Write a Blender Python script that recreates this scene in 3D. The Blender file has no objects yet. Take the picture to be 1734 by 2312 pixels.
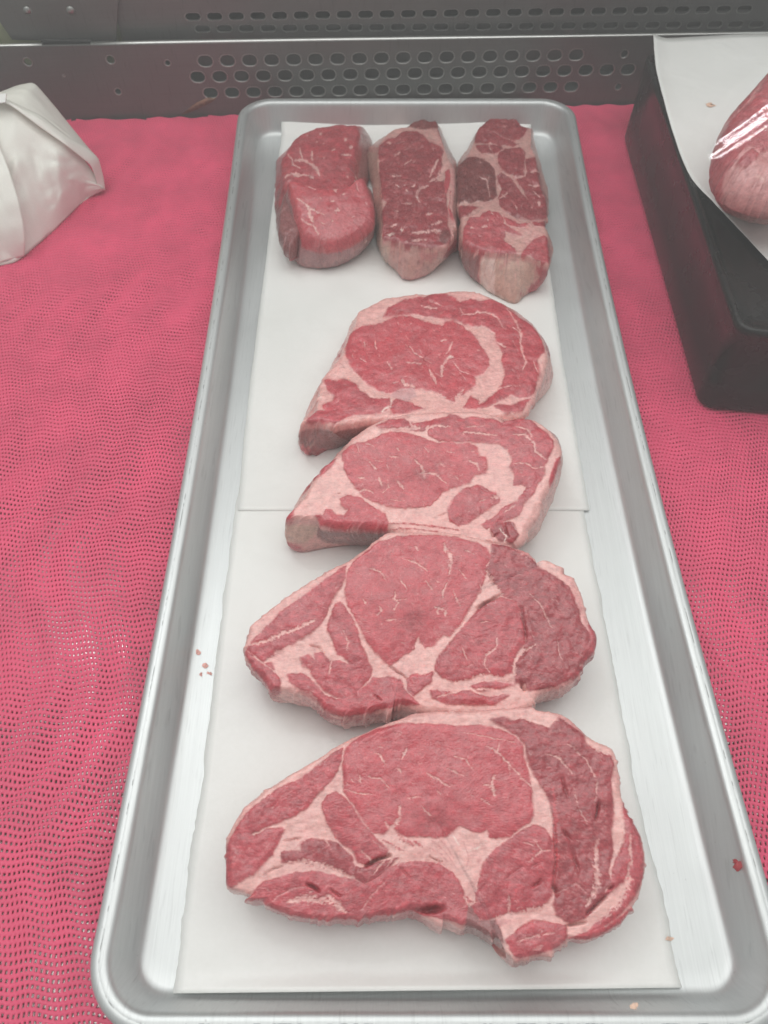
import bpy, bmesh, math, random
import numpy as np
from mathutils import Vector

# ------------------------------------------------------------------ camera, world, lamps, exposure
SC = bpy.context.scene
COL = SC.collection
PITCH = math.radians(57.0)
F_PX, CX, CY = 1736.0, 867.0, 1156.0          # photograph is 1734 x 2312
CAM_Z = 0.376

cam_d = bpy.data.cameras.new('camera'); cam = bpy.data.objects.new('camera', cam_d); COL.objects.link(cam)
cam.location = (0, 0, CAM_Z); cam.rotation_euler = (math.pi/2 - PITCH, 0, 0)
cam_d.sensor_fit = 'VERTICAL'; cam_d.sensor_height = 36.0; cam_d.lens = 36.0*F_PX/2312.0
cam_d.clip_start = 0.01; cam_d.clip_end = 50
cam_d.dof.use_dof = True; cam_d.dof.focus_distance = 0.40; cam_d.dof.aperture_fstop = 14.0
SC.camera = cam

W = bpy.data.worlds.new("World"); SC.world = W; W.use_nodes = True
W.node_tree.nodes['Background'].inputs[0].default_value = (0.98, 1.0, 0.985, 1)
W.node_tree.nodes['Background'].inputs[1].default_value = 0.44

def area(name, loc, target, sx, sy, power, col):
    d = bpy.data.lights.new(name, 'AREA'); d.shape = 'RECTANGLE'; d.size = sx; d.size_y = sy; d.energy = power; d.color = col
    o = bpy.data.objects.new(name, d); COL.objects.link(o); o.location = loc
    o.rotation_euler = (Vector(target)-Vector(loc)).to_track_quat('-Z', 'Y').to_euler()
    return o
area('case_lamp', (0.0, 0.30, 0.95), (0, 0.30, 0), 1.4, 0.80, 5.4, (1.0, 0.995, 0.965))
area('store_ceiling_lamp', (-0.1, 0.55, 1.5), (0, 0.35, 0), 3.0, 1.8, 10.8, (1.0, 1.0, 0.975))

SC.view_settings.view_transform = 'Standard'; SC.view_settings.look = 'None'
SC.view_settings.exposure = 0.0; SC.view_settings.gamma = 1.0
SC.render.engine = 'CYCLES'
SC.cycles.use_denoising = True
SC.cycles.max_bounces = 8
SC.cycles.volume_bounces = 0

RNG = np.random.default_rng(7)
random.seed(7)
cp, sp = math.cos(PITCH), math.sin(PITCH)

def rays(p):
    """pixel coordinates of the photograph (n,2) -> view directions in the world (n,3)"""
    p = np.asarray(p, float).reshape(-1, 2)
    u = p[:, 0]-CX; v = -(p[:, 1]-CY)
    return np.stack([u, v*sp+F_PX*cp, v*cp-F_PX*sp], 1)

def on_plane(p, A, B=0.0):
    """hit the plane z = A + B*y"""
    d = rays(p); t = (A-CAM_Z)/(d[:, 2]-B*d[:, 1])
    r = d*t[:, None]; r[:, 2] += CAM_Z
    return r

def at(x, y, z=0.0):
    return Vector(on_plane([(x, y)], z)[0])

def at_depth(x, y, yw):
    d = rays([(x, y)])[0]; t = yw/d[1]
    return Vector((d[0]*t, yw, CAM_Z+d[2]*t))

def project(P):
    P = np.asarray(P, float); x = P[:, 0]; y = P[:, 1]; z = P[:, 2]-CAM_Z
    f = y*cp-z*sp; v = y*sp+z*cp
    return np.stack([CX+F_PX*x/f, CY-F_PX*v/f], 1)

# ------------------------------------------------------------------ helpers
def link(o, parent=None):
    COL.objects.link(o)
    if parent is not None: o.parent = parent
    return o
def tag(o, label=None, cat=None, group=None, kind=None):
    if label: o['label'] = label
    if cat: o['category'] = cat
    if group: o['group'] = group
    if kind: o['kind'] = kind
    return o
def empty(name, loc=(0, 0, 0)):
    o = bpy.data.objects.new(name, None); o.empty_display_size = 0.01; o.location = loc; return link(o)

def mesh_np(name, V, F, mat, parent=None, smooth=True, attrs=None):
    """V (n,3); F list of (m,k) int arrays"""
    me = bpy.data.meshes.new(name)
    V = np.ascontiguousarray(V, np.float32)
    if not isinstance(F, (list, tuple)): F = [F]
    F = [np.ascontiguousarray(f, np.int32) for f in F if len(f)]
    nl = sum(f.size for f in F); nf = sum(len(f) for f in F)
    me.vertices.add(len(V)); me.vertices.foreach_set('co', V.ravel())
    me.loops.add(nl); me.loops.foreach_set('vertex_index', np.concatenate([f.ravel() for f in F]))
    me.polygons.add(nf)
    tot = np.concatenate([np.full(len(f), f.shape[1], np.int32) for f in F])
    me.polygons.foreach_set('loop_start', np.concatenate([[0], np.cumsum(tot)[:-1]]).astype(np.int32))
    me.polygons.foreach_set('loop_total', tot)
    me.polygons.foreach_set('use_smooth', np.full(nf, smooth, bool))
    for k, a in (attrs or {}).items():
        a = np.ascontiguousarray(a, np.float32)
        if a.ndim == 1:
            me.attributes.new(k, 'FLOAT', 'POINT').data.foreach_set('value', a)
        else:
            me.attributes.new(k, 'FLOAT_COLOR', 'POINT').data.foreach_set('color', np.concatenate([a, np.ones((len(a), 1), np.float32)], 1).ravel())
    me.update(calc_edges=True)
    me.materials.append(mat)
    return link(bpy.data.objects.new(name, me), parent)

def mesh_bm(name, bm, mat, parent=None, smooth=False):
    me = bpy.data.meshes.new(name); bmesh.ops.recalc_face_normals(bm, faces=bm.faces); bm.to_mesh(me); bm.free()
    for p in me.polygons: p.use_smooth = smooth
    me.materials.append(mat)
    return link(bpy.data.objects.new(name, me), parent)

def hash2(ix, iy, seed):
    n = (ix.astype(np.int64)*374761393 + iy.astype(np.int64)*668265263 + seed*974634777) & 0x7fffffff
    n = ((n ^ (n >> 13))*1274126177) & 0x7fffffff
    n = (n ^ (n >> 16))
    return (n & 0xffff)/65535.0
def vnoise(x, y, seed=0):
    ix = np.floor(x); iy = np.floor(y); fx = x-ix; fy = y-iy
    fx = fx*fx*fx*(fx*(fx*6-15)+10); fy = fy*fy*fy*(fy*(fy*6-15)+10)
    ix = ix.astype(np.int64); iy = iy.astype(np.int64)
    a = hash2(ix, iy, seed); b = hash2(ix+1, iy, seed); c = hash2(ix, iy+1, seed); d = hash2(ix+1, iy+1, seed)
    return (a+(b-a)*fx)*(1-fy)+(c+(d-c)*fx)*fy
def fbm(x, y, seed=0, octv=3):
    s = 0; w = 0.5; tot = 0
    for k in range(octv):
        c_, s_ = math.cos(0.6+1.1*k), math.sin(0.6+1.1*k); f = 2.0**k
        xr, yr = (x*c_-y*s_)*f, (x*s_+y*c_)*f
        a_ = vnoise(xr+17.3*k, yr-9.1*k, seed+k); b_ = vnoise((xr-yr)*0.71+5.2, (xr+yr)*0.71+3.7, seed+k+91)
        s = s+w*(0.5+(a_+b_-1)*0.68); tot += w; w *= 0.55
    return s/tot*2-1
def sstep(x, a, b):
    t = np.clip((x-a)/(b-a), 0, 1); return t*t*(3-2*t)

def resample(poly, n, closed=True):
    p = np.asarray(poly, float)
    if closed: p = np.vstack([p, p[:1]])
    # Catmull-Rom smoothing, then even spacing
    out = []
    m = len(p)-1
    for i in range(m):
        if closed: p0, p1, p2, p3 = p[(i-1) % m], p[i], p[i+1], p[(i+2) % m]
        else: p0, p1, p2, p3 = p[max(i-1, 0)], p[i], p[i+1], p[min(i+2, m)]
        t = np.linspace(0, 1, 9)[:-1, None]
        c = 0.5*((2*p1)+(-p0+p2)*t+(2*p0-5*p1+4*p2-p3)*t**2+(-p0+3*p1-3*p2+p3)*t**3)
        l = p1+(p2-p1)*t
        out.append(0.6*c+0.4*l)
    out.append(p[-1:]); q = np.vstack(out)
    s = np.concatenate([[0], np.cumsum(np.hypot(*np.diff(q, axis=0).T))])
    t = np.linspace(0, s[-1], n+1)[:-1] if closed else np.linspace(0, s[-1], n)
    return np.stack([np.interp(t, s, q[:, 0]), np.interp(t, s, q[:, 1])], 1)

def seg_dist(X, Y, a, b):
    dx, dy = b[0]-a[0], b[1]-a[1]; L = dx*dx+dy*dy+1e-9
    t = np.clip(((X-a[0])*dx+(Y-a[1])*dy)/L, 0, 1)
    return np.hypot(X-a[0]-t*dx, Y-a[1]-t*dy), t
def inside(X, Y, poly):
    r = np.zeros(X.shape, bool); n = len(poly)
    for i in range(n):
        x1, y1 = poly[i]; x2, y2 = poly[(i+1) % n]
        if y1 == y2: continue
        c = ((y1 > Y) != (y2 > Y)) & (X < (x2-x1)*(Y-y1)/(y2-y1)+x1); r ^= c
    return r
def poly_sd(X, Y, poly, pad=14.0):
    """signed distance, positive inside; -pad where far away"""
    poly = np.asarray(poly, float)
    out = np.full(X.shape, -pad)
    m = (X > poly[:, 0].min()-pad) & (X < poly[:, 0].max()+pad) & (Y > poly[:, 1].min()-pad) & (Y < poly[:, 1].max()+pad)
    if not m.any(): return out
    x, y = X[m], Y[m]; d = np.full(x.shape, 1e9)
    n = len(poly)
    for i in range(n): d = np.minimum(d, seg_dist(x, y, poly[i], poly[(i+1) % n])[0])
    out[m] = np.where(inside(x, y, poly), d, -d)
    return out

# ------------------------------------------------------------------ materials
def new_mat(name):
    m = bpy.data.materials.new(name); m.use_nodes = True
    return m, m.node_tree.nodes, m.node_tree.links, m.node_tree.nodes['Principled BSDF']
def N(nodes, t, **kw):
    n = nodes.new(t)
    for k, v in kw.items(): setattr(n, k, v)
    return n
def noise(nodes, links, scale, detail=3, rough=0.55, vec=None, dist=0.0):
    n = N(nodes, 'ShaderNodeTexNoise'); n.inputs['Scale'].default_value = scale; n.inputs['Detail'].default_value = detail
    n.inputs['Roughness'].default_value = rough; n.inputs['Distortion'].default_value = dist
    if vec is not None: links.new(vec, n.inputs['Vector'])
    return n
def ramp(nodes, links, src, stops):
    r = N(nodes, 'ShaderNodeValToRGB'); links.new(src, r.inputs[0])
    e = r.color_ramp.elements
    while len(e) < len(stops): e.new(0.5)
    for el, (p, c) in zip(e, stops):
        el.position = p; el.color = c if len(c) == 4 else (*c, 1)
    return r
def bump(nodes, links, h, strength, dist, prev=None):
    b = N(nodes, 'ShaderNodeBump'); b.inputs['Strength'].default_value = strength; b.inputs['Distance'].default_value = dist
    links.new(h, b.inputs['Height'])
    if prev is not None: links.new(prev, b.inputs['Normal'])
    return b
def scaled(nodes, links, sx, sy, sz, kind='Object'):
    tc = N(nodes, 'ShaderNodeTexCoord'); mp = N(nodes, 'ShaderNodeMapping'); mp.inputs['Scale'].default_value = (sx, sy, sz)
    links.new(tc.outputs[kind], mp.inputs[0]); return mp.outputs[0]
def mixc(nodes, links, fac, a, b, blend='MIX'):
    m = N(nodes, 'ShaderNodeMix', data_type='RGBA', blend_type=blend)
    for s, v in ((m.inputs[0], fac), (m.inputs[6], a), (m.inputs[7], b)):
        if isinstance(v, (int, float)): s.default_value = v
        elif isinstance(v, tuple): s.default_value = (*v[:3], 1)
        else: links.new(v, s)
    return m.outputs[2]
def maprange(nodes, links, src, a, b, c, d):
    m = N(nodes, 'ShaderNodeMapRange'); links.new(src, m.inputs[0])
    for i, v in zip((1, 2, 3, 4), (a, b, c, d)): m.inputs[i].default_value = v
    return m.outputs[0]

def mat_meat():
    m, n, l, b = new_mat('raw_meat')
    at_ = N(n, 'ShaderNodeAttribute', attribute_name='albedo'); fa = N(n, 'ShaderNodeAttribute', attribute_name='fat')
    v = scaled(n, l, 1, 1, 1)
    n1 = noise(n, l, 260, 4, 0.6, v); n2 = noise(n, l, 900, 3, 0.6, v)
    fib = noise(n, l, 1, 4, 0.6, scaled(n, l, 350, 1300, 700), 0.6)
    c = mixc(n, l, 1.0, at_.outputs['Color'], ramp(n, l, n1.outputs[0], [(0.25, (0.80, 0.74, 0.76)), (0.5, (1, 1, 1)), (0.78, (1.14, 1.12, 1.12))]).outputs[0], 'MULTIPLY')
    c = mixc(n, l, 0.7, c, ramp(n, l, fib.outputs[0], [(0.3, (0.82, 0.80, 0.80)), (0.7, (1.15, 1.15, 1.15))]).outputs[0], 'MULTIPLY')
    l.new(c, b.inputs['Base Color'])
    l.new(maprange(n, l, n2.outputs[0], 0.3, 0.7, 0.20, 0.44), b.inputs['Roughness'])
    b.inputs['Specular IOR Level'].default_value = 0.6; b.inputs['Coat Weight'].default_value = 0.30; b.inputs['Coat Roughness'].default_value = 0.14
    b.inputs['Subsurface Weight'].default_value = 0.22
    b.inputs['Subsurface Radius'].default_value = (1.0, 0.35, 0.3); b.inputs['Subsurface Scale'].default_value = 0.0022
    vo = N(n, 'ShaderNodeTexVoronoi', feature='SMOOTH_F1'); vo.inputs['Scale'].default_value = 420; l.new(v, vo.inputs['Vector'])
    vm = N(n, 'ShaderNodeMath', operation='MULTIPLY'); l.new(vo.outputs['Distance'], vm.inputs[0]); l.new(fa.outputs['Fac'], vm.inputs[1])
    b0 = bump(n, l, vm.outputs[0], 0.35, -0.0008)
    b1 = bump(n, l, n1.outputs[0], 0.42, 0.0011, b0.outputs[0]); b2 = bump(n, l, fib.outputs[0], 0.30, 0.0005, b1.outputs[0])
    l.new(b2.outputs[0], b.inputs['Normal'])
    return m

def mat_paper(name, col, spec=0.35, rough=0.42, wrinkle=0.25, spots=None):
    m, n, l, b = new_mat(name)
    v = scaled(n, l, 1, 1, 1)
    n1 = noise(n, l, 18, 3, 0.5, v); n2 = noise(n, l, 500, 4, 0.6, v)
    c = mixc(n, l, 1.0, col, ramp(n, l, n1.outputs[0], [(0.3, (0.95, 0.95, 0.945)), (0.7, (1.02, 1.02, 1.02))]).outputs[0], 'MULTIPLY')
    c = mixc(n, l, 1.0, c, ramp(n, l, n2.outputs[0], [(0.3, (0.97, 0.97, 0.965)), (0.7, (1.0, 1.0, 1.0))]).outputs[0], 'MULTIPLY')
    l.new(c, b.inputs['Base Color']); b.inputs['Roughness'].default_value = rough; b.inputs['Specular IOR Level'].default_value = spec
    n3 = noise(n, l, 22, 2, 0.5, v, 0.8)
    b1 = bump(n, l, n3.outputs[0], wrinkle, 0.006); b2 = bump(n, l, n2.outputs[0], 0.12, 0.0004, b1.outputs[0])
    l.new(b2.outputs[0], b.inputs['Normal'])
    return m

def mat_metal(name, col, rough, brush=(1500, 14, 60), dirt=0.5, metallic=1.0, ring=False):
    m, n, l, b = new_mat(name)
    v = scaled(n, l, 1, 1, 1)
    br = noise(n, l, 1, 4, 0.65, scaled(n, l, *brush))
    bl = noise(n, l, 9, 4, 0.6, v); sp_ = noise(n, l, 420, 2, 0.5, v)
    c = mixc(n, l, 1.0, col, ramp(n, l, br.outputs[0], [(0.3, (0.93, 0.93, 0.93)), (0.7, (1.03, 1.03, 1.03))]).outputs[0], 'MULTIPLY')
    c = mixc(n, l, dirt, c, ramp(n, l, bl.outputs[0], [(0.35, (0.86, 0.87, 0.87)), (0.65, (1, 1, 1))]).outputs[0], 'MULTIPLY')
    c = mixc(n, l, dirt, c, ramp(n, l, sp_.outputs[0], [(0.0, (0.45, 0.43, 0.42)), (0.2, (0.5, 0.48, 0.46)), (0.27, (1, 1, 1))]).outputs[0], 'MULTIPLY')
    for rz, sc_, th in ((0.5, 700, 0.69), (-0.9, 900, 0.70), (1.45, 800, 0.68)):
        tc = N(n, 'ShaderNodeTexCoord'); mp = N(n, 'ShaderNodeMapping'); mp.inputs['Rotation'].default_value = (0, 0, rz); mp.inputs['Scale'].default_value = (sc_, 45, 60)
        l.new(tc.outputs['Object'], mp.inputs[0]); sn = noise(n, l, 1, 1, 0.4, mp.outputs[0], 0.3)
        c = mixc(n, l, dirt*0.35, c, ramp(n, l, sn.outputs[0], [(th, (1, 1, 1)), (th+0.03, (0.55, 0.55, 0.55))]).outputs[0], 'MULTIPLY')
    if ring:
        ra = N(n, 'ShaderNodeAttribute', attribute_name='seam')
        nn = noise(n, l, 1, 3, 0.7, scaled(n, l, 150, 110, 60))
        mul = N(n, 'ShaderNodeMath', operation='MULTIPLY'); l.new(ra.outputs['Fac'], mul.inputs[0])
        l.new(maprange(n, l, nn.outputs[0], 0.50, 0.60, 0, 0.85), mul.inputs[1])
        c = mixc(n, l, mul.outputs[0], c, (0.05, 0.05, 0.05))
    l.new(c, b.inputs['Base Color']); b.inputs['Metallic'].default_value = metallic
    l.new(maprange(n, l, bl.outputs[0], 0.3, 0.7, rough-0.05, rough+0.06), b.inputs['Roughness'])
    bb = bump(n, l, br.outputs[0], 0.10, 0.0004); l.new(bb.outputs[0], b.inputs['Normal'])
    return m

def mat_plain(name, col, rough=0.5, spec=0.5, var=0.15, scale=60, bmp=0.2, metallic=0.0, coat=0.0):
    m, n, l, b = new_mat(name)
    v = scaled(n, l, 1, 1, 1); n1 = noise(n, l, scale, 4, 0.6, v)
    c = mixc(n, l, 1.0, col, ramp(n, l, n1.outputs[0], [(0.3, (1-var,)*3), (0.7, (1+var,)*3)]).outputs[0], 'MULTIPLY')
    l.new(c, b.inputs['Base Color']); l.new(maprange(n, l, n1.outputs[0], 0.3, 0.7, max(rough-0.07, 0.03), rough+0.07), b.inputs['Roughness'])
    b.inputs['Specular IOR Level'].default_value = spec; b.inputs['Metallic'].default_value = metallic
    b.inputs['Coat Weight'].default_value = coat
    if bmp:
        bb = bump(n, l, n1.outputs[0], bmp, 0.001); l.new(bb.outputs[0], b.inputs['Normal'])
    return m

M = dict(
    meat=mat_meat(),
    paper=mat_paper('white_paper', (0.84, 0.845, 0.825), 0.5, 0.33),
    wrap=mat_paper('wrapping_paper', (0.84, 0.83, 0.775), 0.4, 0.38, 0.18),
    tray=mat_metal('aluminium', (0.66, 0.68, 0.68), 0.47, ring=True, metallic=0.72),
    steel=mat_metal('stainless_steel', (0.17, 0.17, 0.165), 0.48, (14, 60, 900), 0.9, metallic=0.7),
    steel_light=mat_metal('worn_steel_edge', (0.75, 0.76, 0.74), 0.35),
    rim_glint=mat_metal('rim_glint_steel', (0.42, 0.42, 0.41), 0.38, metallic=0.8),  # paler than the panel: catch light on the slot edges put into colour
    shelf=mat_metal('shelf_steel', (0.60, 0.57, 0.56), 0.20),
    dark=mat_plain('plenum_paint', (0.035, 0.035, 0.034), 0.6),
    liner=mat_plain('pink_vinyl_mesh', (0.76, 0.085, 0.180), 0.45, 0.4, 0.12, 30, 0.1),
    black=mat_plain('black_plastic', (0.016, 0.015, 0.015), 0.26, 0.28, 0.3, 25, 0.05),
    blood=mat_plain('meat_juice', (0.74, 0.36, 0.31), 0.3, 0.5, 0.3, 400),
    orange=mat_plain('orange_smear', (0.74, 0.50, 0.38), 0.4, 0.5, 0.3, 400),
    brown=mat_plain('dry_brown', (0.23, 0.12, 0.08), 0.7, 0.3, 0.4, 200),
    green=mat_plain('greenish_wall', (0.40, 0.42, 0.27), 0.6, 0.3, 0.2, 40),
)

# ------------------------------------------------------------------ steel shelf and back of the case
FLOOR = -0.006
MATZ = -0.0012
bm = bmesh.new(); bmesh.ops.create_grid(bm, x_segments=1, y_segments=1, size=0.75)
bmesh.ops.translate(bm, vec=(0, 0.35, FLOOR), verts=bm.verts)
tag(mesh_bm('shelf_floor', bm, M['shelf']), kind='structure')

B0 = at(150, 272, MATZ); B1 = at(1430, 236, MATZ)
ALONG = (B1-B0); ALONG.z = 0; ALONG.normalize(); BACK = Vector((-ALONG.y, ALONG.x, 0))
B0 = B0 + BACK*0.004
def panel_xy(px, py, off=0.0):
    """pixel -> (s, z) on the upright plane of the back panel, OFF metres behind it"""
    o = B0+BACK*off; d = Vector(rays([(px, py)])[0]); c = Vector((0, 0, CAM_Z))
    t = (o-c).dot(BACK)/d.dot(BACK); p = c+d*t
    return (p-o).dot(ALONG), p.z
def slot(cx, cz, w, h, n=7):
    r = h/2; a = w/2-r; pts = []
    for k in range(n): t = -math.pi/2+math.pi*k/(n-1); pts.append((cx+a+r*math.cos(t), cz+r*math.sin(t)))
    for k in range(n): t = math.pi/2+math.pi*k/(n-1); pts.append((cx-a+r*math.cos(t), cz+r*math.sin(t)))
    return pts
def plate(name, outer, holes, off, thick, mat, parent, bevel=0.0004):
    cu = bpy.data.curves.new(name, 'CURVE'); cu.dimensions = '2D'; cu.fill_mode = 'BOTH'; cu.extrude = thick; cu.bevel_depth = bevel; cu.bevel_resolution = 1
    for pts in [outer]+holes:
        s = cu.splines.new('POLY'); s.points.add(len(pts)-1); s.use_cyclic_u = True
        for p, q in zip(s.points, pts): p.co = (q[0], q[1], 0, 1)
    tmp = bpy.data.objects.new('tmp', cu); COL.objects.link(tmp)
    me = bpy.data.meshes.new_from_object(tmp.evaluated_get(bpy.context.evaluated_depsgraph_get()))
    bpy.data.objects.remove(tmp)
    me.name = name
    o0 = B0+BACK*off
    for v in me.vertices:
        x, y, z = v.co; v.co = o0+ALONG*x+Vector((0, 0, 1))*y-BACK*z
    for p in me.polygons: p.use_smooth = False
    me.materials.clear(); me.materials.append(mat)
    return link(bpy.data.objects.new(name, me), parent)
def hole_row(first, last, n, w, h, off=0.0, jit=0.0):
    a = panel_xy(*first, off); b = panel_xy(*last, off)
    return [slot(a[0]+(b[0]-a[0])*k/(n-1)+random.uniform(-jit, jit), a[1]+(b[1]-a[1])*k/(n-1), w, h) for k in range(n)]

S0, S1 = -0.55, 0.95
ztop = panel_xy(700, 90)[1]
s700 = panel_xy(700, 90)[0]
tl = panel_xy(0, 101); tr = panel_xy(1734, 72)
ledge_z = lambda s: tl[1]+(tr[1]-tl[1])*(s-tl[0])/(tr[0]-tl[0])
pw = panel_xy(481, 133)[0]-panel_xy(444, 133)[0]
ph = panel_xy(463, 119)[1]-panel_xy(463, 147)[1]
case = tag(empty('display_case_back', B0), 'dark stainless back wall of the meat case with rows of air slots', 'display case')
def rel(o):
    o.matrix_parent_inverse = case.matrix_world.inverted(); return o
bpy.context.view_layer.update()
holes = hole_row((463, 133), (1301, 119), 18, pw, ph) + hole_row((446, 169), (1418, 152), 21, pw, ph) + hole_row((475, 205), (1290, 191), 18, pw, ph*0.95)
for px, py, d in ((62, 135, 20), (249, 130, 21), (378, 137, 15), (266, 202, 17), (1410, 117, 20), (1396, 191, 18), (144, 166, 6)):
    c = panel_xy(px, py); r = pw*d/37*0.5
    holes.append([(c[0]+r*math.cos(t*math.pi/6), c[1]+r*math.sin(t*math.pi/6)) for t in range(12)])
def slot_rims(name, hs, off, rad, mat):  # thin rings added round the slots to carry the edge catch light
    bm = bmesh.new(); o0 = B0+BACK*off
    for pts in hs:
        cx = sum(p[0] for p in pts)/len(pts); cz = sum(p[1] for p in pts)/len(pts); rv = []
        for x, z in pts:
            d = Vector((x-cx, z-cz)).normalized(); ring = []
            for q in range(4):
                t = math.pi/2*q; r_ = rad*math.cos(t); ring.append(bm.verts.new(o0+ALONG*(x+d.x*r_)+Vector((0, 0, z+d.y*r_))-BACK*(0.0008+rad*0.8*math.sin(t))))
            rv.append(ring)
        for a, b in zip(rv, rv[1:]+rv[:1]):
            for q in range(4): bm.faces.new((a[q], a[(q+1) % 4], b[(q+1) % 4], b[q]))
    o = mesh_bm(name, bm, mat, case, True); o['kind'] = 'stuff'; return rel(o)
slot_rims('slot_rim', holes, 0, 0.0007, M['rim_glint'])
lower = plate('slotted_panel', [(S0, FLOOR+0.0005), (S1, FLOOR+0.0005), (S1, ledge_z(S1)), (S0, ledge_z(S0))], holes, 0, 0.0008, M['steel'], case); rel(lower)
# bright rolled lip along the top of the lower panel
bm = bmesh.new()
for (sa, sb) in ((S0, panel_xy(93, 98)[0]), (panel_xy(204, 97)[0], S1)):
    nseg = 24; ringv = []
    for k in range(nseg+1):
        s = sa+(sb-sa)*k/nseg; ring = []
        for q in range(8):
            t = 2*math.pi*q/8
            p = B0+ALONG*s+BACK*(0.0015+0.0022*math.cos(t))+Vector((0, 0, ledge_z(s)+0.0013*math.sin(t)+0.0004*math.sin(9*s)))
            ring.append(bm.verts.new(p))
        ringv.append(ring)
    for a, b in zip(ringv, ringv[1:]):
        for q in range(8): bm.faces.new((a[q], a[(q+1) % 8], b[(q+1) % 8], b[q]))
    bm.faces.new(ringv[0]); bm.faces.new(ringv[-1][::-1])
rel(mesh_bm('ledge_lip', bm, M['steel_light'], case, True))
# upper grille set back behind the lip
OFF = 0.016
pw2 = panel_xy(453, 33, OFF)[0]-panel_xy(416, 33, OFF)[0]
ph2 = panel_xy(435, 24, OFF)[1]-panel_xy(435, 43, OFF)[1]
holes = hole_row((435, 33), (1681, 16), 27, pw2, ph2, OFF) + hole_row((457, 60), (1708, 50), 27, pw2, ph2*0.95, OFF)
gs = panel_xy(270, 60, OFF)[0]; gz0 = panel_xy(700, 96, OFF)[1]
slot_rims('slot_rim', holes, OFF, 0.0006, M['rim_glint'])
upper = plate('air_grille', [(gs, gz0), (S1, gz0+0.002), (S1, 0.42), (gs, 0.42)], holes, OFF, 0.0008, M['steel'], case); rel(upper)
# second grille row is backed by a light plate, the first opens into the dark duct
z_mid = panel_xy(800, 47, OFF)[1]
bx = plate('backing_strip', [(gs+0.01, gz0-0.03), (S1-0.02, gz0-0.03), (S1-0.02, z_mid), (gs+0.01, z_mid)], [], OFF+0.004, 0.0005, M['steel'], case); rel(bx)
# bracket at the left end of the grille
bp = [panel_xy(x, y, OFF) for x, y in ((-60, -20), (268, -20), (262, 82), (204, 84), (100, 80), (30, 78), (2, 38), (-60, -10))]
br = plate('hinge_bracket', [(p[0], p[1]) for p in bp][::-1], [], OFF-0.004, 0.0012, M['steel'], case); rel(br)
for x, y in ((60, 20), (158, 20)):
    c = panel_xy(x, y, OFF-0.006); bm = bmesh.new(); bmesh.ops.create_uvsphere(bm, u_segments=12, v_segments=6, radius=0.0032)
    for v in bm.verts:
        q = v.co.copy(); v.co = B0+BACK*(OFF-0.0055)+ALONG*(c[0]+q.x)+Vector((0, 0, c[1]+q.y))-BACK*abs(q.z)*0.5
    rel(mesh_bm('screw_head', bm, M['steel_light'], case, True))
bp = [panel_xy(x, y, OFF-0.004) for x, y in ((95, 82), (205, 82), (203, 97), (94, 98))]
rel(plate('latch_plate', [(p[0], p[1]) for p in bp][::-1], [], OFF-0.008, 0.001, M['dark'], case))
# duct behind
bm = bmesh.new(); o0 = B0+BACK*0.05
vs = [bm.verts.new(o0+ALONG*s+Vector((0, 0, z))) for s, z in ((S0, -0.006), (S1, -0.006), (S1, 0.42), (S0, 0.42))]; bm.faces.new(vs)
rel(mesh_bm('duct_wall', bm, M['dark'], case))
bm = bmesh.new(); o0 = B0+BACK*0.006; o1 = B0+BACK*0.045
zl = panel_xy(800, 160)[1]
vs = [bm.verts.new(p) for p in (o0+ALONG*S0+Vector((0, 0, -0.004)), o0+ALONG*S1+Vector((0, 0, -0.004)), o1+ALONG*S1+Vector((0, 0, zl*0.30)), o1+ALONG*S0+Vector((0, 0, zl*0.30)))]; bm.faces.new(vs)
rel(mesh_bm('duct_floor', bm, M['steel'], case))
bm = bmesh.new(); o0 = B0+BACK*(OFF+0.012)
vs = [bm.verts.new(o0+ALONG*s+Vector((0, 0, z))) for s, z in ((S0, 0.02), (gs+0.015, 0.02), (gs+0.015, 0.3), (S0, 0.3))]; bm.faces.new(vs)
rel(mesh_bm('end_wall', bm, M['green'], case))

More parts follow.
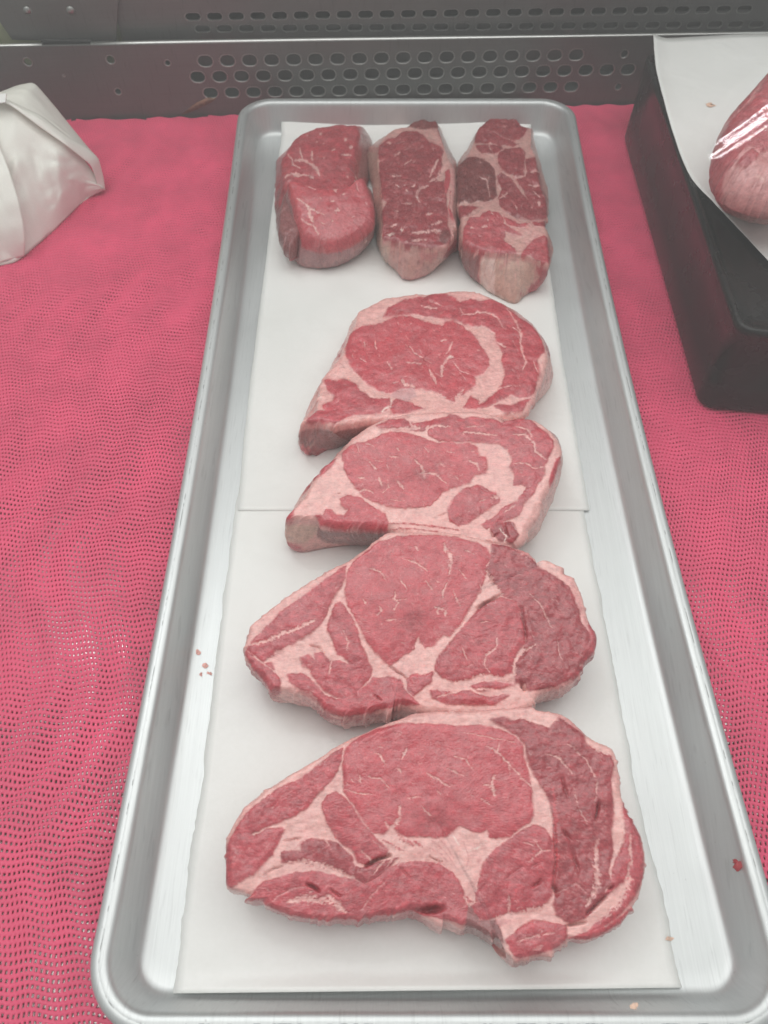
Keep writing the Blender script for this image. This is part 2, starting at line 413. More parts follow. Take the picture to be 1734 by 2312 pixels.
# ------------------------------------------------------------------ pink mesh liner (every hole is real)
def build_liner():
    cw, rh = 0.0022, 0.0031
    x0, y0 = -0.50, -0.055
    nc = int(1.04/cw); nr = int((0.70-y0)/rh)
    J = np.arange(2*nc+3); I = np.arange(nr+1)
    jj, ii = np.meshgrid(J, I)
    X = x0+jj*cw/2; Y = y0+ii*rh
    ph_ = 2*math.pi*(X/0.021+0.6*np.sin(Y*38)+fbm(X*9, Y*14, 3)*0.8)
    Yw = Y+0.00075*np.sin(ph_)+0.0016*fbm(X*16, Y*16, 5)
    Xw = X+0.0012*fbm(X*14+9, Y*14, 11)+0.00025*np.cos(ph_+1)
    Z = MATZ+0.0007*fbm(X*12, Y*12, 21)+0.0002*np.sin(ph_)
    # where the liner can be seen: not deep under the tray or the riser, not behind the back panel
    c = np.arange(nc); r = np.arange(nr)
    cc, rr = np.meshgrid(c, r); cc = cc.ravel(); rr = rr.ravel()
    st = rr % 2
    idx = lambda row, col: row*(2*nc+3)+col
    b = 2*cc+st
    per = np.stack([idx(rr, b), idx(rr, b+1), idx(rr, b+2), idx(rr+1, b+2), idx(rr+1, b+1), idx(rr+1, b)], 1)
    P = np.stack([Xw.ravel(), Yw.ravel(), Z.ravel()], 1)
    cen = P[per].mean(1)
    pp = project(cen)
    bs = (cen[:, 0]-B0.x)*BACK.x+(cen[:, 1]-B0.y)*BACK.y
    edge = -0.004+0.0025*fbm(cen[:, 0]*30, cen[:, 0]*0, 8)
    keep = (bs < edge) & (pp[:, 0] > -60) & (pp[:, 0] < 1800) & (pp[:, 1] > 150) & (pp[:, 1] < 2400)
    under = (np.abs(cen[:, 0]-(TRAY_CX)) < 0.125) & (cen[:, 1] > 0.02) & (cen[:, 1] < 0.60)
    keep &= ~under
    per = per[keep]; cen = cen[keep]; n = len(per)
    hx = 0.57+0.18*fbm(cen[:, 0]*40, cen[:, 1]*40, 31); hy = 0.45+0.22*fbm(cen[:, 0]*40+5, cen[:, 1]*40, 37)
    ang = np.array([-2.4, -math.pi/2, -0.74, 0.74, math.pi/2, 2.4])
    # hole edge: rounded hexagon inside the cell
    hp = P[per]; d = hp-cen[:, None, :]
    e1 = cen[:, None, :]+d*np.stack([hx*0.92, hy, hx*0+1], 1)[:, None, :]
    e1[:, :, 2] = hp[:, :, 2]-0.00012
    e2 = cen[:, None, :]+d*np.stack([hx*0.84, hy*0.88, hx*0+1], 1)[:, None, :]
    e2[:, :, 2] = hp[:, :, 2]-0.0010
    V = np.concatenate([P, e1.reshape(-1, 3), e2.reshape(-1, 3)])
    o1 = len(P)+np.arange(n)[:, None]*6+np.arange(6)[None, :]; o2 = o1+n*6
    F = []
    for k in range(6):
        k2 = (k+1) % 6
        F.append(np.stack([per[:, k], per[:, k2], o1[:, k2], o1[:, k]], 1))
        F.append(np.stack([o1[:, k], o1[:, k2], o2[:, k2], o2[:, k]], 1))
    F = np.concatenate(F)
    used = np.zeros(len(V), bool); used[F.ravel()] = True
    remap = np.cumsum(used)-1
    return V[used], remap[F]

# ------------------------------------------------------------------ tray
RIM = 0.025
left_px = [(536, 270), (489, 620), (408, 1100), (275, 1800), (202, 2182)]
right_px = [(1302, 270), (1369, 620), (1425, 860), (1502, 1142), (1591, 1471), (1700, 1900)]
Lw = on_plane(left_px, RIM-0.003); Rw = on_plane(right_px, RIM-0.003)
pl = np.polyfit(Lw[:, 1], Lw[:, 0], 2); pr = np.polyfit(Rw[:, 1], Rw[:, 0], 2)
YN = on_plane([(867, 2342)], RIM-0.003)[0, 1]; YF = on_plane([(890, 221)], RIM-0.001)[0, 1]
TRAY_CX = float((np.polyval(pl, 0.3)+np.polyval(pr, 0.3))/2)
print('tray', Lw[:, 0], Rw[:, 0], YN, YF)
def tray_ring(inset, R, zc):
    """rounded outline of the tray INSET metres in"""
    y0, y1 = YN+inset, YF-inset; r = max(R-inset, 0.004); pts = []; ns, nt, na = 60, 26, 14
    xl = lambda y: np.polyval(pl, y)+inset; xr = lambda y: np.polyval(pr, y)-inset
    def lerp(a, b, t): return a+(b-a)*t
    for k in range(ns): y = lerp(y0+r, y1-r, k/ns); pts.append((xr(y), y))
    for k in range(na): t = math.pi/2*k/na; pts.append((xr(y1-r)-r+r*math.cos(t), y1-r+r*math.sin(t)))
    for k in range(nt): pts.append((lerp(xr(y1-r)-r, xl(y1-r)+r, k/nt), y1))
    for k in range(na): t = math.pi/2+math.pi/2*k/na; pts.append((xl(y1-r)+r+r*math.cos(t), y1-r+r*math.sin(t)))
    for k in range(ns): y = lerp(y1-r, y0+r, k/ns); pts.append((xl(y), y))
    for k in range(na): t = math.pi+math.pi/2*k/na; pts.append((xl(y0+r)+r+r*math.cos(t), y0+r+r*math.sin(t)))
    for k in range(nt): pts.append((lerp(xl(y0+r)+r, xr(y0+r)-r, k/nt), y0))
    for k in range(na): t = -math.pi/2+math.pi/2*k/na; pts.append((xr(y0+r)-r+r*math.cos(t), y0+r+r*math.sin(t)))
    a = np.array(pts); return np.column_stack([a, np.full(len(a), zc)])
prof = [(0.0045, RIM-0.0075, 0), (0.0015, RIM-0.0065, 0), (0.0003, RIM-0.0045, 0), (0.0, RIM-0.0030, 0), (0.0008, RIM-0.0012, 0), (0.0022, RIM-0.0003, 0.0), (0.0039, RIM, 0.0),
        (0.0042, RIM-0.0001, 1.0), (0.0045, RIM, 0.0), (0.0062, RIM-0.0002, 0), (0.0074, RIM-0.0008, 0), (0.0082, RIM-0.0020, 0), (0.0087, RIM-0.0040, 0),
        (0.0105, 0.0125, 0), (0.0122, 0.0050, 0), (0.0132, 0.0022, 0), (0.0150, 0.0006, 0), (0.0175, 0.0, 0), (0.0230, 0.0, 0)]
rings = []; seam = []
for d, z, s in prof:
    r = tray_ring(d, 0.028, z); rings.append(r); seam.append(np.full(len(r), s))
nr_ = len(rings[0])
V = np.concatenate(rings); F = []
for a in range(len(rings)-1):
    i = np.arange(nr_); F.append(np.stack([a*nr_+i, a*nr_+(i+1) % nr_, (a+1)*nr_+(i+1) % nr_, (a+1)*nr_+i], 1))
# floor: gently uneven fan of rings
last = rings[-1]; cen = last.mean(0); base = len(V); K = 14; extra = []
for k in range(1, K):
    q = last+(cen-last)*(k/K); q[:, 2] = 0.0006*fbm(q[:, 0]*14, q[:, 1]*9, 4)*min(1, k/3); extra.append(q)
V = np.concatenate([V]+extra+[cen[None]]); seam = np.concatenate(seam+[np.zeros(nr_*(K-1)+1)])
i = np.arange(nr_)
for k in range(K-1):
    a0 = (len(rings)-1+k)*nr_; F.append(np.stack([a0+i, a0+(i+1) % nr_, a0+nr_+(i+1) % nr_, a0+nr_+i], 1))
a0 = (len(rings)-2+K)*nr_; T = np.stack([a0+i, a0+(i+1) % nr_, np.full(nr_, len(V)-1)], 1)
tray = mesh_np('metal_tray', V, [np.concatenate(F), T], M['tray'], attrs={'seam': seam})
tag(tray, 'long shallow aluminium tray with rolled rim lying on the pink mesh liner', 'tray')
print('liner...')
LV, LF = build_liner()
liner = mesh_np('mesh_liner', LV, LF, M['liner'])
tag(liner, 'pink perforated mesh liner spread over the steel shelf under the tray', 'liner')
print('liner verts', len(LV), 'faces', len(LF))

# juice spots on the tray, orange smears
def blob(name, px, py, r, mat, z=0.0004, parent=None, seed=0, sx=1.0, sy=1.0, h=0.0004):
    c = at(px, py, z); n = 18; rs = np.random.default_rng(seed); bm = bmesh.new()
    k = 1+0.6*rs.standard_normal(n); k = np.convolve(np.concatenate([k, k[:2]]), np.ones(3)/3, 'valid')
    o = [bm.verts.new((c.x+r*sx*k[i]*math.cos(2*math.pi*i/n), c.y+r*sy*k[i]*math.sin(2*math.pi*i/n), z)) for i in range(n)]
    t = [bm.verts.new((c.x+0.7*r*sx*k[i]*math.cos(2*math.pi*i/n), c.y+0.7*r*sy*k[i]*math.sin(2*math.pi*i/n), z+h)) for i in range(n)]
    for i in range(n): bm.faces.new((o[i], o[(i+1) % n], t[(i+1) % n], t[i]))
    bm.faces.new(t)
    return mesh_bm(name, bm, mat, parent, True)

# ------------------------------------------------------------------ paper sheets on the tray
def sheet(name, L, R, z0, mat, rows=90, cols=50, jag=0.0006, zfun=None, thick=0.00014, parent=None, seed=1, smoothing=True):
    l = resample(L, rows, False) if len(L) > 2 else np.linspace(L[0], L[1], rows)
    r = resample(R, rows, False) if len(R) > 2 else np.linspace(R[0], R[1], rows)
    lw = on_plane(l, z0); rw = on_plane(r, z0)
    t = np.linspace(0, 1, cols)[None, :, None]
    P = lw[:, None, :]*(1-t)+rw[:, None, :]*t
    P = P.reshape(-1, 3); u = np.tile(np.linspace(0, 1, cols), rows); v = np.repeat(np.linspace(0, 1, rows), cols)
    eu = np.where(u == 0, -1, np.where(u == 1, 1, 0)); P[:, 0] += eu*jag*(fbm(P[:, 1]*260, P[:, 1]*0+seed, seed, 3)+0.8*fbm(P[:, 1]*60, P[:, 1]*0, seed+4, 2))
    P[:, 2] = z0+0.0006*(1+fbm(P[:, 0]*13, P[:, 1]*13, 9, 2))+0.0005*np.clip(1-np.abs(fbm(P[:, 0]*9, P[:, 1]*9, 19, 2))*4, 0, 1)
    if zfun is not None: P[:, 2] += zfun(P[:, 0], P[:, 1], u, v)
    i, j = np.meshgrid(np.arange(rows-1), np.arange(cols-1), indexing='ij'); a = (i*cols+j).ravel()
    o = mesh_np(name, P, np.stack([a, a+1, a+cols+1, a+cols], 1), mat, parent)
    m = o.modifiers.new('thickness', 'SOLIDIFY'); m.thickness = thick; m.offset = 1
    return o
# rows run from the far end to the near end
def curl_far(x, y, u, v):
    return np.clip(y-(YF-0.0200), 0, 0.009)*0.9+0.0006*sstep(v, 0.975, 1)*(np.abs(u-0.5)*2)**4-0.0001
far_sheet = sheet('paper_sheet', [(643, 258), (620, 430), (600, 590), (570, 830), (550, 1010), (538, 1156)], [(1189, 244), (1216, 440), (1242, 621), (1275, 840), (1305, 1010), (1330, 1154)], 0.0008, M['paper'], zfun=curl_far, seed=2, jag=0.0004)
tag(far_sheet, 'white paper sheet on the far half of the tray, lapping over the nearer sheet', 'paper')
def curl_near(x, y, u, v):
    return np.clip((YN+0.0215)-y, 0, 1)*0.5*(0.55+0.45*np.cos((u-0.45)*4))
near_sheet = sheet('paper_sheet', [(541, 1100), (531, 1160), (497, 1420), (452, 1795), (436, 1900), (406, 2126), (394, 2243)], [(1308, 1100), (1319, 1160), (1375, 1452), (1460, 1900), (1496, 2015), (1524, 2167), (1537, 2230)], 0.0006, M['paper'], zfun=curl_near, seed=5, jag=0.0008)
tag(near_sheet, 'white paper sheet on the near half of the tray with rough torn sides', 'paper')

# ------------------------------------------------------------------ raw meat
TONE = dict(r=(0.560, 0.085, 0.105), R=(0.60, 0.078, 0.095), d=(0.385, 0.062, 0.074), m=(0.500, 0.076, 0.094), b=(0.240, 0.052, 0.052),
            k=(0.10, 0.03, 0.03), g=(0.44, 0.22, 0.225), G=(0.32, 0.115, 0.115), f=(0.84, 0.47, 0.435), q=(0.70, 0.39, 0.35), w=(0.88, 0.66, 0.60), t=(0.70, 0.45, 0.375), p=(0.68, 0.29, 0.285), l=(0.66, 0.36, 0.36))
def steak(name, label, tf, top, center, z_far, z_near, thick, polys, strokes=(), cracks=(), base=None, n=760, m=130, round_r=0.0045, warp=2.2, soft=2.3, lgrow=1.5, webs=0.42, dim=1.0,
          rough=1.0, fatcol='f', group=None, seed=1, dome=0.0, ragged=2.0, zb=0.0014, cat='steak'):
    ox, oy, sc = tf
    T = lambda pts: np.asarray(pts, float)*sc+np.array([ox, oy])
    out = resample(T(top), n); c = T([center])[0]
    s_ = np.arange(n)*1.0
    dirv = out-c; ln = np.hypot(*dirv.T)[:, None]
    per = np.linspace(0, 2*math.pi, n, endpoint=False)
    jit = fbm(np.cos(per)*14+20, np.sin(per)*14+20, seed+50, 4)*ragged
    spk = np.clip(fbm(np.cos(per)*34+60, np.sin(per)*34+60, seed+54, 2)-0.20, 0, 1)*13*(0.3+0.7*np.clip(dirv[:, 1:2]/ln+0.4, 0, 1)[:, 0])*min(ragged/2, 1.6)
    out = out+dirv/ln*(jit+spk)[:, None]
    # top plane z = A + B y through the far and near edge
    yf, yn = out[:, 1].min(), out[:, 1].max()
    wy_f = on_plane([(c[0], yf)], z_far)[0, 1]; wy_n = on_plane([(c[0], yn)], z_near)[0, 1]
    B = (z_far-z_near)/(wy_f-wy_n); A = z_near-B*wy_n
    ts = (np.arange(1, m+1)/m)**0.78
    P2 = (c+(out-c)[None]*ts[:, None, None]).reshape(-1, 2)
    P2 = np.vstack([c[None], P2])
    P3 = on_plane(P2, A, B)
    ow = P3[-n:]; cw = P3[0]
    e = np.concatenate([[1.0], np.repeat(1-ts, n)*np.tile(np.hypot(*(ow-cw)[:, :2].T), m)])
    k = np.clip(1-e/round_r, 0, 1); drop = -round_r*(1-np.sqrt(np.clip(1-k*k, 0, 1)))
    dm = dome*(1-np.concatenate([[0], np.repeat(ts, n)])**2)
    # ---- side rings
    K = 9; side = []
    edge_z = ow[:, 2]-round_r
    if base is not None:
        bw = on_plane(resample(T(base), 500), zb); 
        ab = np.arctan2(bw[:, 1]-cw[1], bw[:, 0]-cw[0]); rb = np.hypot(bw[:, 0]-cw[0], bw[:, 1]-cw[1]); o_ = np.argsort(ab)
        at_ = np.arctan2(ow[:, 1]-cw[1], ow[:, 0]-cw[0])
        rr = np.interp(at_, ab[o_], rb[o_], period=2*math.pi)
        basew = np.stack([cw[0]+rr*np.cos(at_), cw[1]+rr*np.sin(at_), np.full(n, zb)], 1)
    else:
        basew = ow.copy(); basew[:, :2] = cw[:2]+(ow-cw)[:, :2]*0.935; basew[:, 2] = np.maximum(zb, ow[:, 2]-thick)
    dn = (ow-cw)[:, :2]; dn = dn/np.hypot(*dn.T)[:, None]
    wob = fbm(per/(2*math.pi)*30, per*0+seed, seed+3, 3)
    for q in range(1, K+1):
        w = q/K
        r_ = ow*(1-w)+basew*w
        bulge = 0.0022*math.sin(math.pi*min(w*1.02, 1))+0.0012*wob*math.sin(math.pi*w) - (0.0018 if q == K else 0)
        r_[:, :2] += dn*bulge[:, None]
        r_[:, 2] = edge_z*(1-w)+np.maximum(basew[:, 2], zb)*w
        side.append(r_)
    S3 = np.concatenate(side)
    # ---- colour of the cut face, read at each point's own place
    SP = project(S3); ins = inside(SP[:, 0], SP[:, 1], out)
    inn = np.concatenate([np.roll(c+(out-c)*(0.968-0.05*np.abs(fbm(np.cos(per)*12+30+q*0.45, np.sin(per)*12+30-q*0.3, seed+8, 3)))[:, None], int(5*math.sin(q*1.3+seed)), 0) for q in range(K)])
    if base is None: SP = np.where(ins[:, None], inn, np.where((np.abs(SP-np.tile(out, (K, 1))).max(1) > 26)[:, None], inn, SP*0.35+inn*0.65))
    else: SP = np.where(ins[:, None], inn, SP)
    Q = np.vstack([P2, SP]); X0, Y0 = Q[:, 0], Q[:, 1]
    X = X0+warp*fbm(X0/16, Y0/16, seed+11, 2)+warp*0.55*fbm(X0/4.5, Y0/4.5, seed+13, 2)
    Y = Y0+warp*fbm(X0/16, Y0/16, seed+21, 2)+warp*0.55*fbm(X0/4.5, Y0/4.5, seed+23, 2)
    nn = len(X); lean = np.zeros(nn); rgh = np.zeros(nn); fib = np.zeros(nn); pil = np.zeros(nn)
    n1 = fbm(X0/30, Y0/30, seed+31, 3); n2 = fbm(X0/7, Y0/7, seed+33, 3)
    painted_sheen = sstep(fbm(X0/38, Y0/30, seed+35, 3), -0.1, 0.55)*(0.7+0.3*n2)  # soft sheen on the lean, put into the colour as paler patches
    vein = 1-np.abs(fbm(X0/17+0.5*n2, Y0/10, seed+36, 3))*3.2
    fcol = np.array(TONE[fatcol])[None]*(1+0.05*n1+0.05*n2)[:, None]
    pink = np.array([0.76, 0.36, 0.345])
    col = fcol*1.0
    mixp = np.clip(0.14+0.45*n1+0.2*n2+0.42*np.clip(vein, 0, 1)**2*(0.5+n1), 0, 0.85)[:, None]; col = col*(1-mixp)+pink*mixp
    fleck = []; sv = np.clip(1.0+1.3*fbm(X0/24, Y0/24, seed+39, 2), 0.35, 2.2); nearl = np.full(nn, -14.0)
    rs = np.random.default_rng(seed)
    for pl_ in polys:
        pts, tone = pl_[0], pl_[1]; dens = pl_[2] if len(pl_) > 2 else 0.0; ang = pl_[3] if len(pl_) > 3 else 0.6
        pg = T(pts); sd = poly_sd(X, Y, pg)
        a = sstep(sd+1.8*n2+lgrow, -soft*sv, soft*sv)
        isfat = tone in 'fwtplq'
        tc = np.array(TONE[tone])[None]*(1+0.10*n1+0.10*n2)[:, None]
        if tone in 'dbm': 
            gsh = np.clip(fbm(X0/15, Y0/7, seed+41, 4)*1.2, -0.4, 0.6); tc = tc*(1+0.27*gsh)[:, None]
        if not isfat:
            nearl = np.maximum(nearl, sd)
            th = ang+0.8*n1; al = X0*np.cos(th)+Y0*np.sin(th)*1.2; ac = -X0*np.sin(th)+Y0*np.cos(th)*1.2
            fb_ = fbm(al/13, ac/2.1, seed+45, 3); tc = tc*(1+0.13*fb_)[:, None]
            fib = fib*(1-a)+fb_*a; pil = np.maximum(pil, sstep(sd, -3.0, 13.0))
        if tone in 'rRm': tc = tc*(1-0.40*painted_sheen[:, None])+np.array([0.56, 0.185, 0.20])*0.40*painted_sheen[:, None]
        col = col*(1-a[:, None])+tc*a[:, None]
        lean = lean*(1-a)+(0.0 if isfat else 1.0)*a
        rgh = rgh*(1-a)+({'d': 1.0, 'b': 0.8, 'm': 0.6}.get(tone, 0.15 if not isfat else 0.35))*a
        if dens > 0:
            ar = 0.5*abs(np.dot(pg[:, 0], np.roll(pg[:, 1], 1))-np.dot(pg[:, 1], np.roll(pg[:, 0], 1)))
            cnt = int(dens*ar/1000); g = 0; bb = pg.min(0), pg.max(0)
            while g < cnt:
                p = bb[0]+(bb[1]-bb[0])*rs.random(2)
                if not inside(p[:1], p[1:], pg)[0]:
                    cnt -= 0.02; continue
                L_ = (2.2+rs.exponential(4.0)); t_ = ang+rs.normal()*0.6; v_ = np.array([math.cos(t_), math.sin(t_)*0.8])*L_/2
                bend = np.array([-v_[1], v_[0]])*rs.normal()*0.35
                fleck.append(([p-v_, p+bend, p+v_], 0.7+0.8*rs.random(), 0.22+0.45*rs.random())); g += 1
    hal = ((1-lean)*sstep(nearl, -9.0, 0.5)*np.clip(0.25+0.5*n2+0.4*n1, 0, 0.7))[:, None]; col = col*(1-hal)+np.array([0.68, 0.26, 0.26])*hal
    wn = np.clip(0.75+1.0*fbm(X0/4.2, Y0/4.2, seed+61, 2), 0.15, 1.7)
    fatS = np.zeros(nn)
    def paint(pts, width, strength, tc, is_fat):
        nonlocal col, lean, fatS
        pts = np.asarray(pts, float); pad = width+5
        mk = (X > pts[:, 0].min()-pad) & (X < pts[:, 0].max()+pad) & (Y > pts[:, 1].min()-pad) & (Y < pts[:, 1].max()+pad)
        if not mk.any(): return
        x, y = X[mk], Y[mk]; best = np.full(x.shape, 9.0); ns = len(pts)-1
        for i in range(ns):
            d, t = seg_dist(x, y, pts[i], pts[i+1]); u = (i+t)/ns
            prof_ = width*0.5*(0.45+0.75*np.sin(np.pi*np.clip(u*0.86+0.07, 0, 1)))*wn[mk]
            best = np.minimum(best, d-prof_)
        a = sstep(-best, -1.0, 0.9)*strength*np.clip(0.92+0.8*n2[mk], 0.35, 1.0)
        col[mk] = col[mk]*(1-a[:, None])+tc*a[:, None]
        lean[mk] = lean[mk]*(1-a)+(0.0 if is_fat else 1.0)*a
    web = np.clip(1-np.abs(fbm(X0/12, Y0/10, seed+81, 3))*9, 0, 1)*sstep(fbm(X0/26, Y0/26, seed+83, 2), 0.0, 0.45)*lean*webs
    web2 = np.clip(1-np.abs(fbm(X0/6, Y0/5, seed+85, 2))*7, 0, 1)*sstep(fbm(X0/18, Y0/18, seed+87, 2), 0.05, 0.5)*lean*webs*0.6
    wv = np.clip(web+web2, 0, 0.75)[:, None]; col = col*(1-wv)+np.array([0.66, 0.29, 0.28])*wv
    fc = np.array(TONE['f'])*np.array([0.97, 0.93, 0.94])
    for pts, wd, st in fleck: paint(pts, wd, st, fc, True)
    for s in strokes:
        tone = s[2] if len(s) > 2 else 'f'
        paint(T(s[0]), max(s[1]*sc, 1.1), 0.92, np.array(TONE[tone]), tone in 'fwtplq')
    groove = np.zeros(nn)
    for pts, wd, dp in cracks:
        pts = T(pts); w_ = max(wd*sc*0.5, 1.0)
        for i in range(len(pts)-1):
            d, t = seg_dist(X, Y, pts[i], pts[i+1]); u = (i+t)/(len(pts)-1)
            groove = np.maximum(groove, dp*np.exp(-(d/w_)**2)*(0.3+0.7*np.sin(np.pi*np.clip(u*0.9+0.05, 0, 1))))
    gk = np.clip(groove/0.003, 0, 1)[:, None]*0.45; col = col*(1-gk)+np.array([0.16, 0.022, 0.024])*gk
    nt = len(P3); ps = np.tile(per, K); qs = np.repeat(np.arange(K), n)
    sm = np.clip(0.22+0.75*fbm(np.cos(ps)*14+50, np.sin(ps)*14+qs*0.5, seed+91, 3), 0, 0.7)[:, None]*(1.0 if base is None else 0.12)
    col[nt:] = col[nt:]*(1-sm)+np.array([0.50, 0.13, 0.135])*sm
    # ---- relief on the top
    W_ = P3; nt = len(P3)
    rel_ = 0.0011*fbm(W_[:, 0]*55, W_[:, 1]*55, seed+71, 2)+0.0004*fbm(W_[:, 0]*240, W_[:, 1]*240, seed+73, 2)
    rel_ += rgh[:nt]*(0.0006*fbm(W_[:, 0]*300, W_[:, 1]*210, seed+75, 3)+0.0006*fbm(W_[:, 0]*120, W_[:, 1]*90, seed+76, 2))
    rel_ += 0.0004*(lean[:nt]-0.5)+0.00045*pil[:nt]+0.00022*fib[:nt]
    P3 = P3.copy(); P3[:, 2] += drop+dm+rel_*rough*np.clip(e/0.003, 0.25, 1)-groove[:nt]
    S3[:, 2] += np.tile(dm[-n:], K)
    S3[:n*(K-1), :2] += np.tile(dn, (K-1, 1))*(0.0007*fbm(X0[nt:nt+n*(K-1)]/6, Y0[nt:nt+n*(K-1)]/6, seed+77, 2))[:, None]
    bot = S3[-n:].copy(); bot[:, :2] = cw[:2]+(bot[:, :2]-cw[:2])*0.6; bot[:, 2] = np.maximum(zb, (A+B*bot[:, 1])-thick)
    bc = bot.mean(0)[None]
    V = np.vstack([P3, S3, bot, bc])
    colA = np.vstack([col, col[-n:], col[-1:]]); fatA = np.concatenate([1-lean, 1-lean[-n:], [0]])
    i = np.arange(n); F = [];
    tot = m+K+1
    for q in range(tot-1):
        a = 1+q*n; F.append(np.stack([a+i, a+(i+1) % n, a+n+(i+1) % n, a+n+i], 1))
    T1 = np.stack([np.zeros(n, int), 1+(i+1) % n, 1+i], 1); a = 1+(tot-1)*n; T2 = np.stack([a+i, a+(i+1) % n, np.full(n, len(V)-1)], 1)
    # outlines are traced clockwise or not: make the top face up
    ar = np.sum(ow[:, 0]*np.roll(ow[:, 1], -1)-np.roll(ow[:, 0], -1)*ow[:, 1])
    Fq = np.concatenate(F)
    if ar > 0: Fq = Fq[:, ::-1]; T1 = T1[:, ::-1]; T2 = T2[:, ::-1]
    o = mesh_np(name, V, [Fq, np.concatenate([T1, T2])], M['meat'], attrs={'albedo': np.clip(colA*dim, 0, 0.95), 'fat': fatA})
    tag(o, label, cat, group)
    return o

GR = 'raw steaks set out on the paper'
# --- rib steaks, far to near
D = (640, 620, 660/1659)
steak('rib_steak', 'smallest and farthest of the four big rib steaks, just before the back row', D,
 [(420,195),(480,165),(560,120),(640,110),(720,95),(800,95),(900,90),(960,78),(1040,78),(1130,95),(1200,130),(1250,145),(1310,190),(1370,235),(1420,270),(1437,285),(1470,330),(1500,400),(1512,470),(1490,560),(1455,640),(1440,690),(1420,715),(1400,770),(1330,800),(1200,815),(1050,830),(850,840),(700,835),(600,820),(500,818),(420,828),(350,842),(260,852),(200,832),(90,842),(120,820),(165,785),(180,750),(185,700),(200,630),(220,570),(270,510),(320,440),(350,370),(370,320),(400,270)],
 (800,470), 0.030, 0.034, 0.032,
 [([(565,235),(600,190),(680,150),(760,130),(850,118),(920,115),(970,130),(1000,160),(1060,140),(1130,150),(1210,140),(1280,190),(1340,240),(1400,280),(1440,320),(1470,380),(1480,440),(1440,480),(1450,530),(1440,590),(1430,650),(1400,690),(1330,700),(1290,680),(1200,730),(1130,755),(1100,750),(1200,680),(1240,620),(1260,570),(1240,490),(1245,450),(1215,390),(1205,330),(1150,290),(1080,290),(1020,275),(960,255),(880,250),(820,235),(740,225),(650,235)],'m',1.0,1.0),
  ([(355,400),(380,330),(450,295),(540,280),(620,250),(720,240),(800,270),(860,290),(905,300),(920,270),(960,265),(1000,285),(1050,320),(1100,380),(1130,430),(1165,480),(1165,520),(1130,560),(1080,580),(1090,620),(1040,660),(990,690),(970,720),(940,715),(900,690),(850,670),(790,640),(740,650),(680,660),(600,665),(540,655),(490,625),(440,580),(390,530),(360,470)],'r',5.0,0.9),
  ([(230,595),(300,600),(350,590),(400,620),(430,660),(480,690),(540,710),(600,700),(620,730),(580,770),(500,790),(400,790),(340,815),(290,838),(230,826),(180,826),(130,835),(180,770),(240,770),(220,740),(280,725),(290,690),(250,650)],'m',1.5,0.9),
  ([(600,740),(640,705),(700,720),(750,740),(790,765),(700,785),(620,790)],'m'),
  ([(600,680),(660,655),(740,650),(750,685),(700,712),(640,700)],'l'),
  ([(1060,690),(1110,720),(1090,760),(1020,755)],'r'),
  ([(1200,750),(1300,740),(1400,700),(1350,770),(1260,790)],'m'),
  ([(90,900),(200,862),(300,866),(420,842),(560,825),(620,830),(560,900),(450,960),(330,985),(250,990),(180,975),(90,970)],'G'),
  ([(60,960),(120,985),(200,990),(300,990),(300,1060),(80,1060)],'r')],
 [([(455,380),(465,415)],8),([(520,375),(525,420)],8),([(720,415),(740,450),(780,465),(840,500)],6),([(590,500),(615,545)],8),([(825,540),(850,590),(868,620)],15),([(945,460),(905,515),(895,580)],14),([(925,380),(890,375)],8),([(960,390),(945,420),(920,450)],9),([(938,468),(962,473)],20,'w'),([(700,505),(780,505)],9),([(620,620),(650,610)],5),([(670,598),(690,630),(745,640)],14),([(960,490),(1000,540),(1060,570)],4),([(1098,432),(1110,440)],10),([(1000,550),(1040,600)],4),([(1020,650),(980,700),(972,760)],14),([(1060,660),(1030,720),(1005,765)],15),([(1170,655),(1250,640),(1340,640)],7),
  ([(1270,195),(1310,260),(1350,340),(1350,440),(1375,500),(1355,548)],11),([(1010,230),(1060,225),(1130,210),(1210,240),(1250,310)],8),([(780,185),(870,192)],11),([(830,150),(900,175)],5),([(1215,385),(1260,415)],12),([(1420,500),(1440,560)],8),([(612,700),(605,745),(560,775)],16,'w'),([(1000,190),(1020,225)],7),([(1300,300),(1340,330)],6),([(1330,440),(1300,380)],5),([(430,480),(470,500)],5),([(390,455),(400,475)],5),
  ([(130,935),(160,940)],24,'p'),([(90,842),(200,832),(260,852),(350,842),(500,818)],10,'p'),([(820,665),(900,690),(950,740)],22)],
 [([(490,690),(530,700),(590,700)],6,0.0015),([(740,735),(780,745)],7,0.002),([(850,430),(800,470)],5,0.0005)],
 base=[(80,920),(82,1000),(120,1025),(160,1045),(185,1030),(190,1010),(290,995),(340,975),(460,950),(800,930),(1200,880),(1440,730),(1515,640),(1518,560),(1512,470),(1430,300),(1200,160),(900,130),(560,160),(400,300),(320,480),(200,680),(120,850)],
 n=640, m=115, group=GR, seed=11, round_r=0.005)

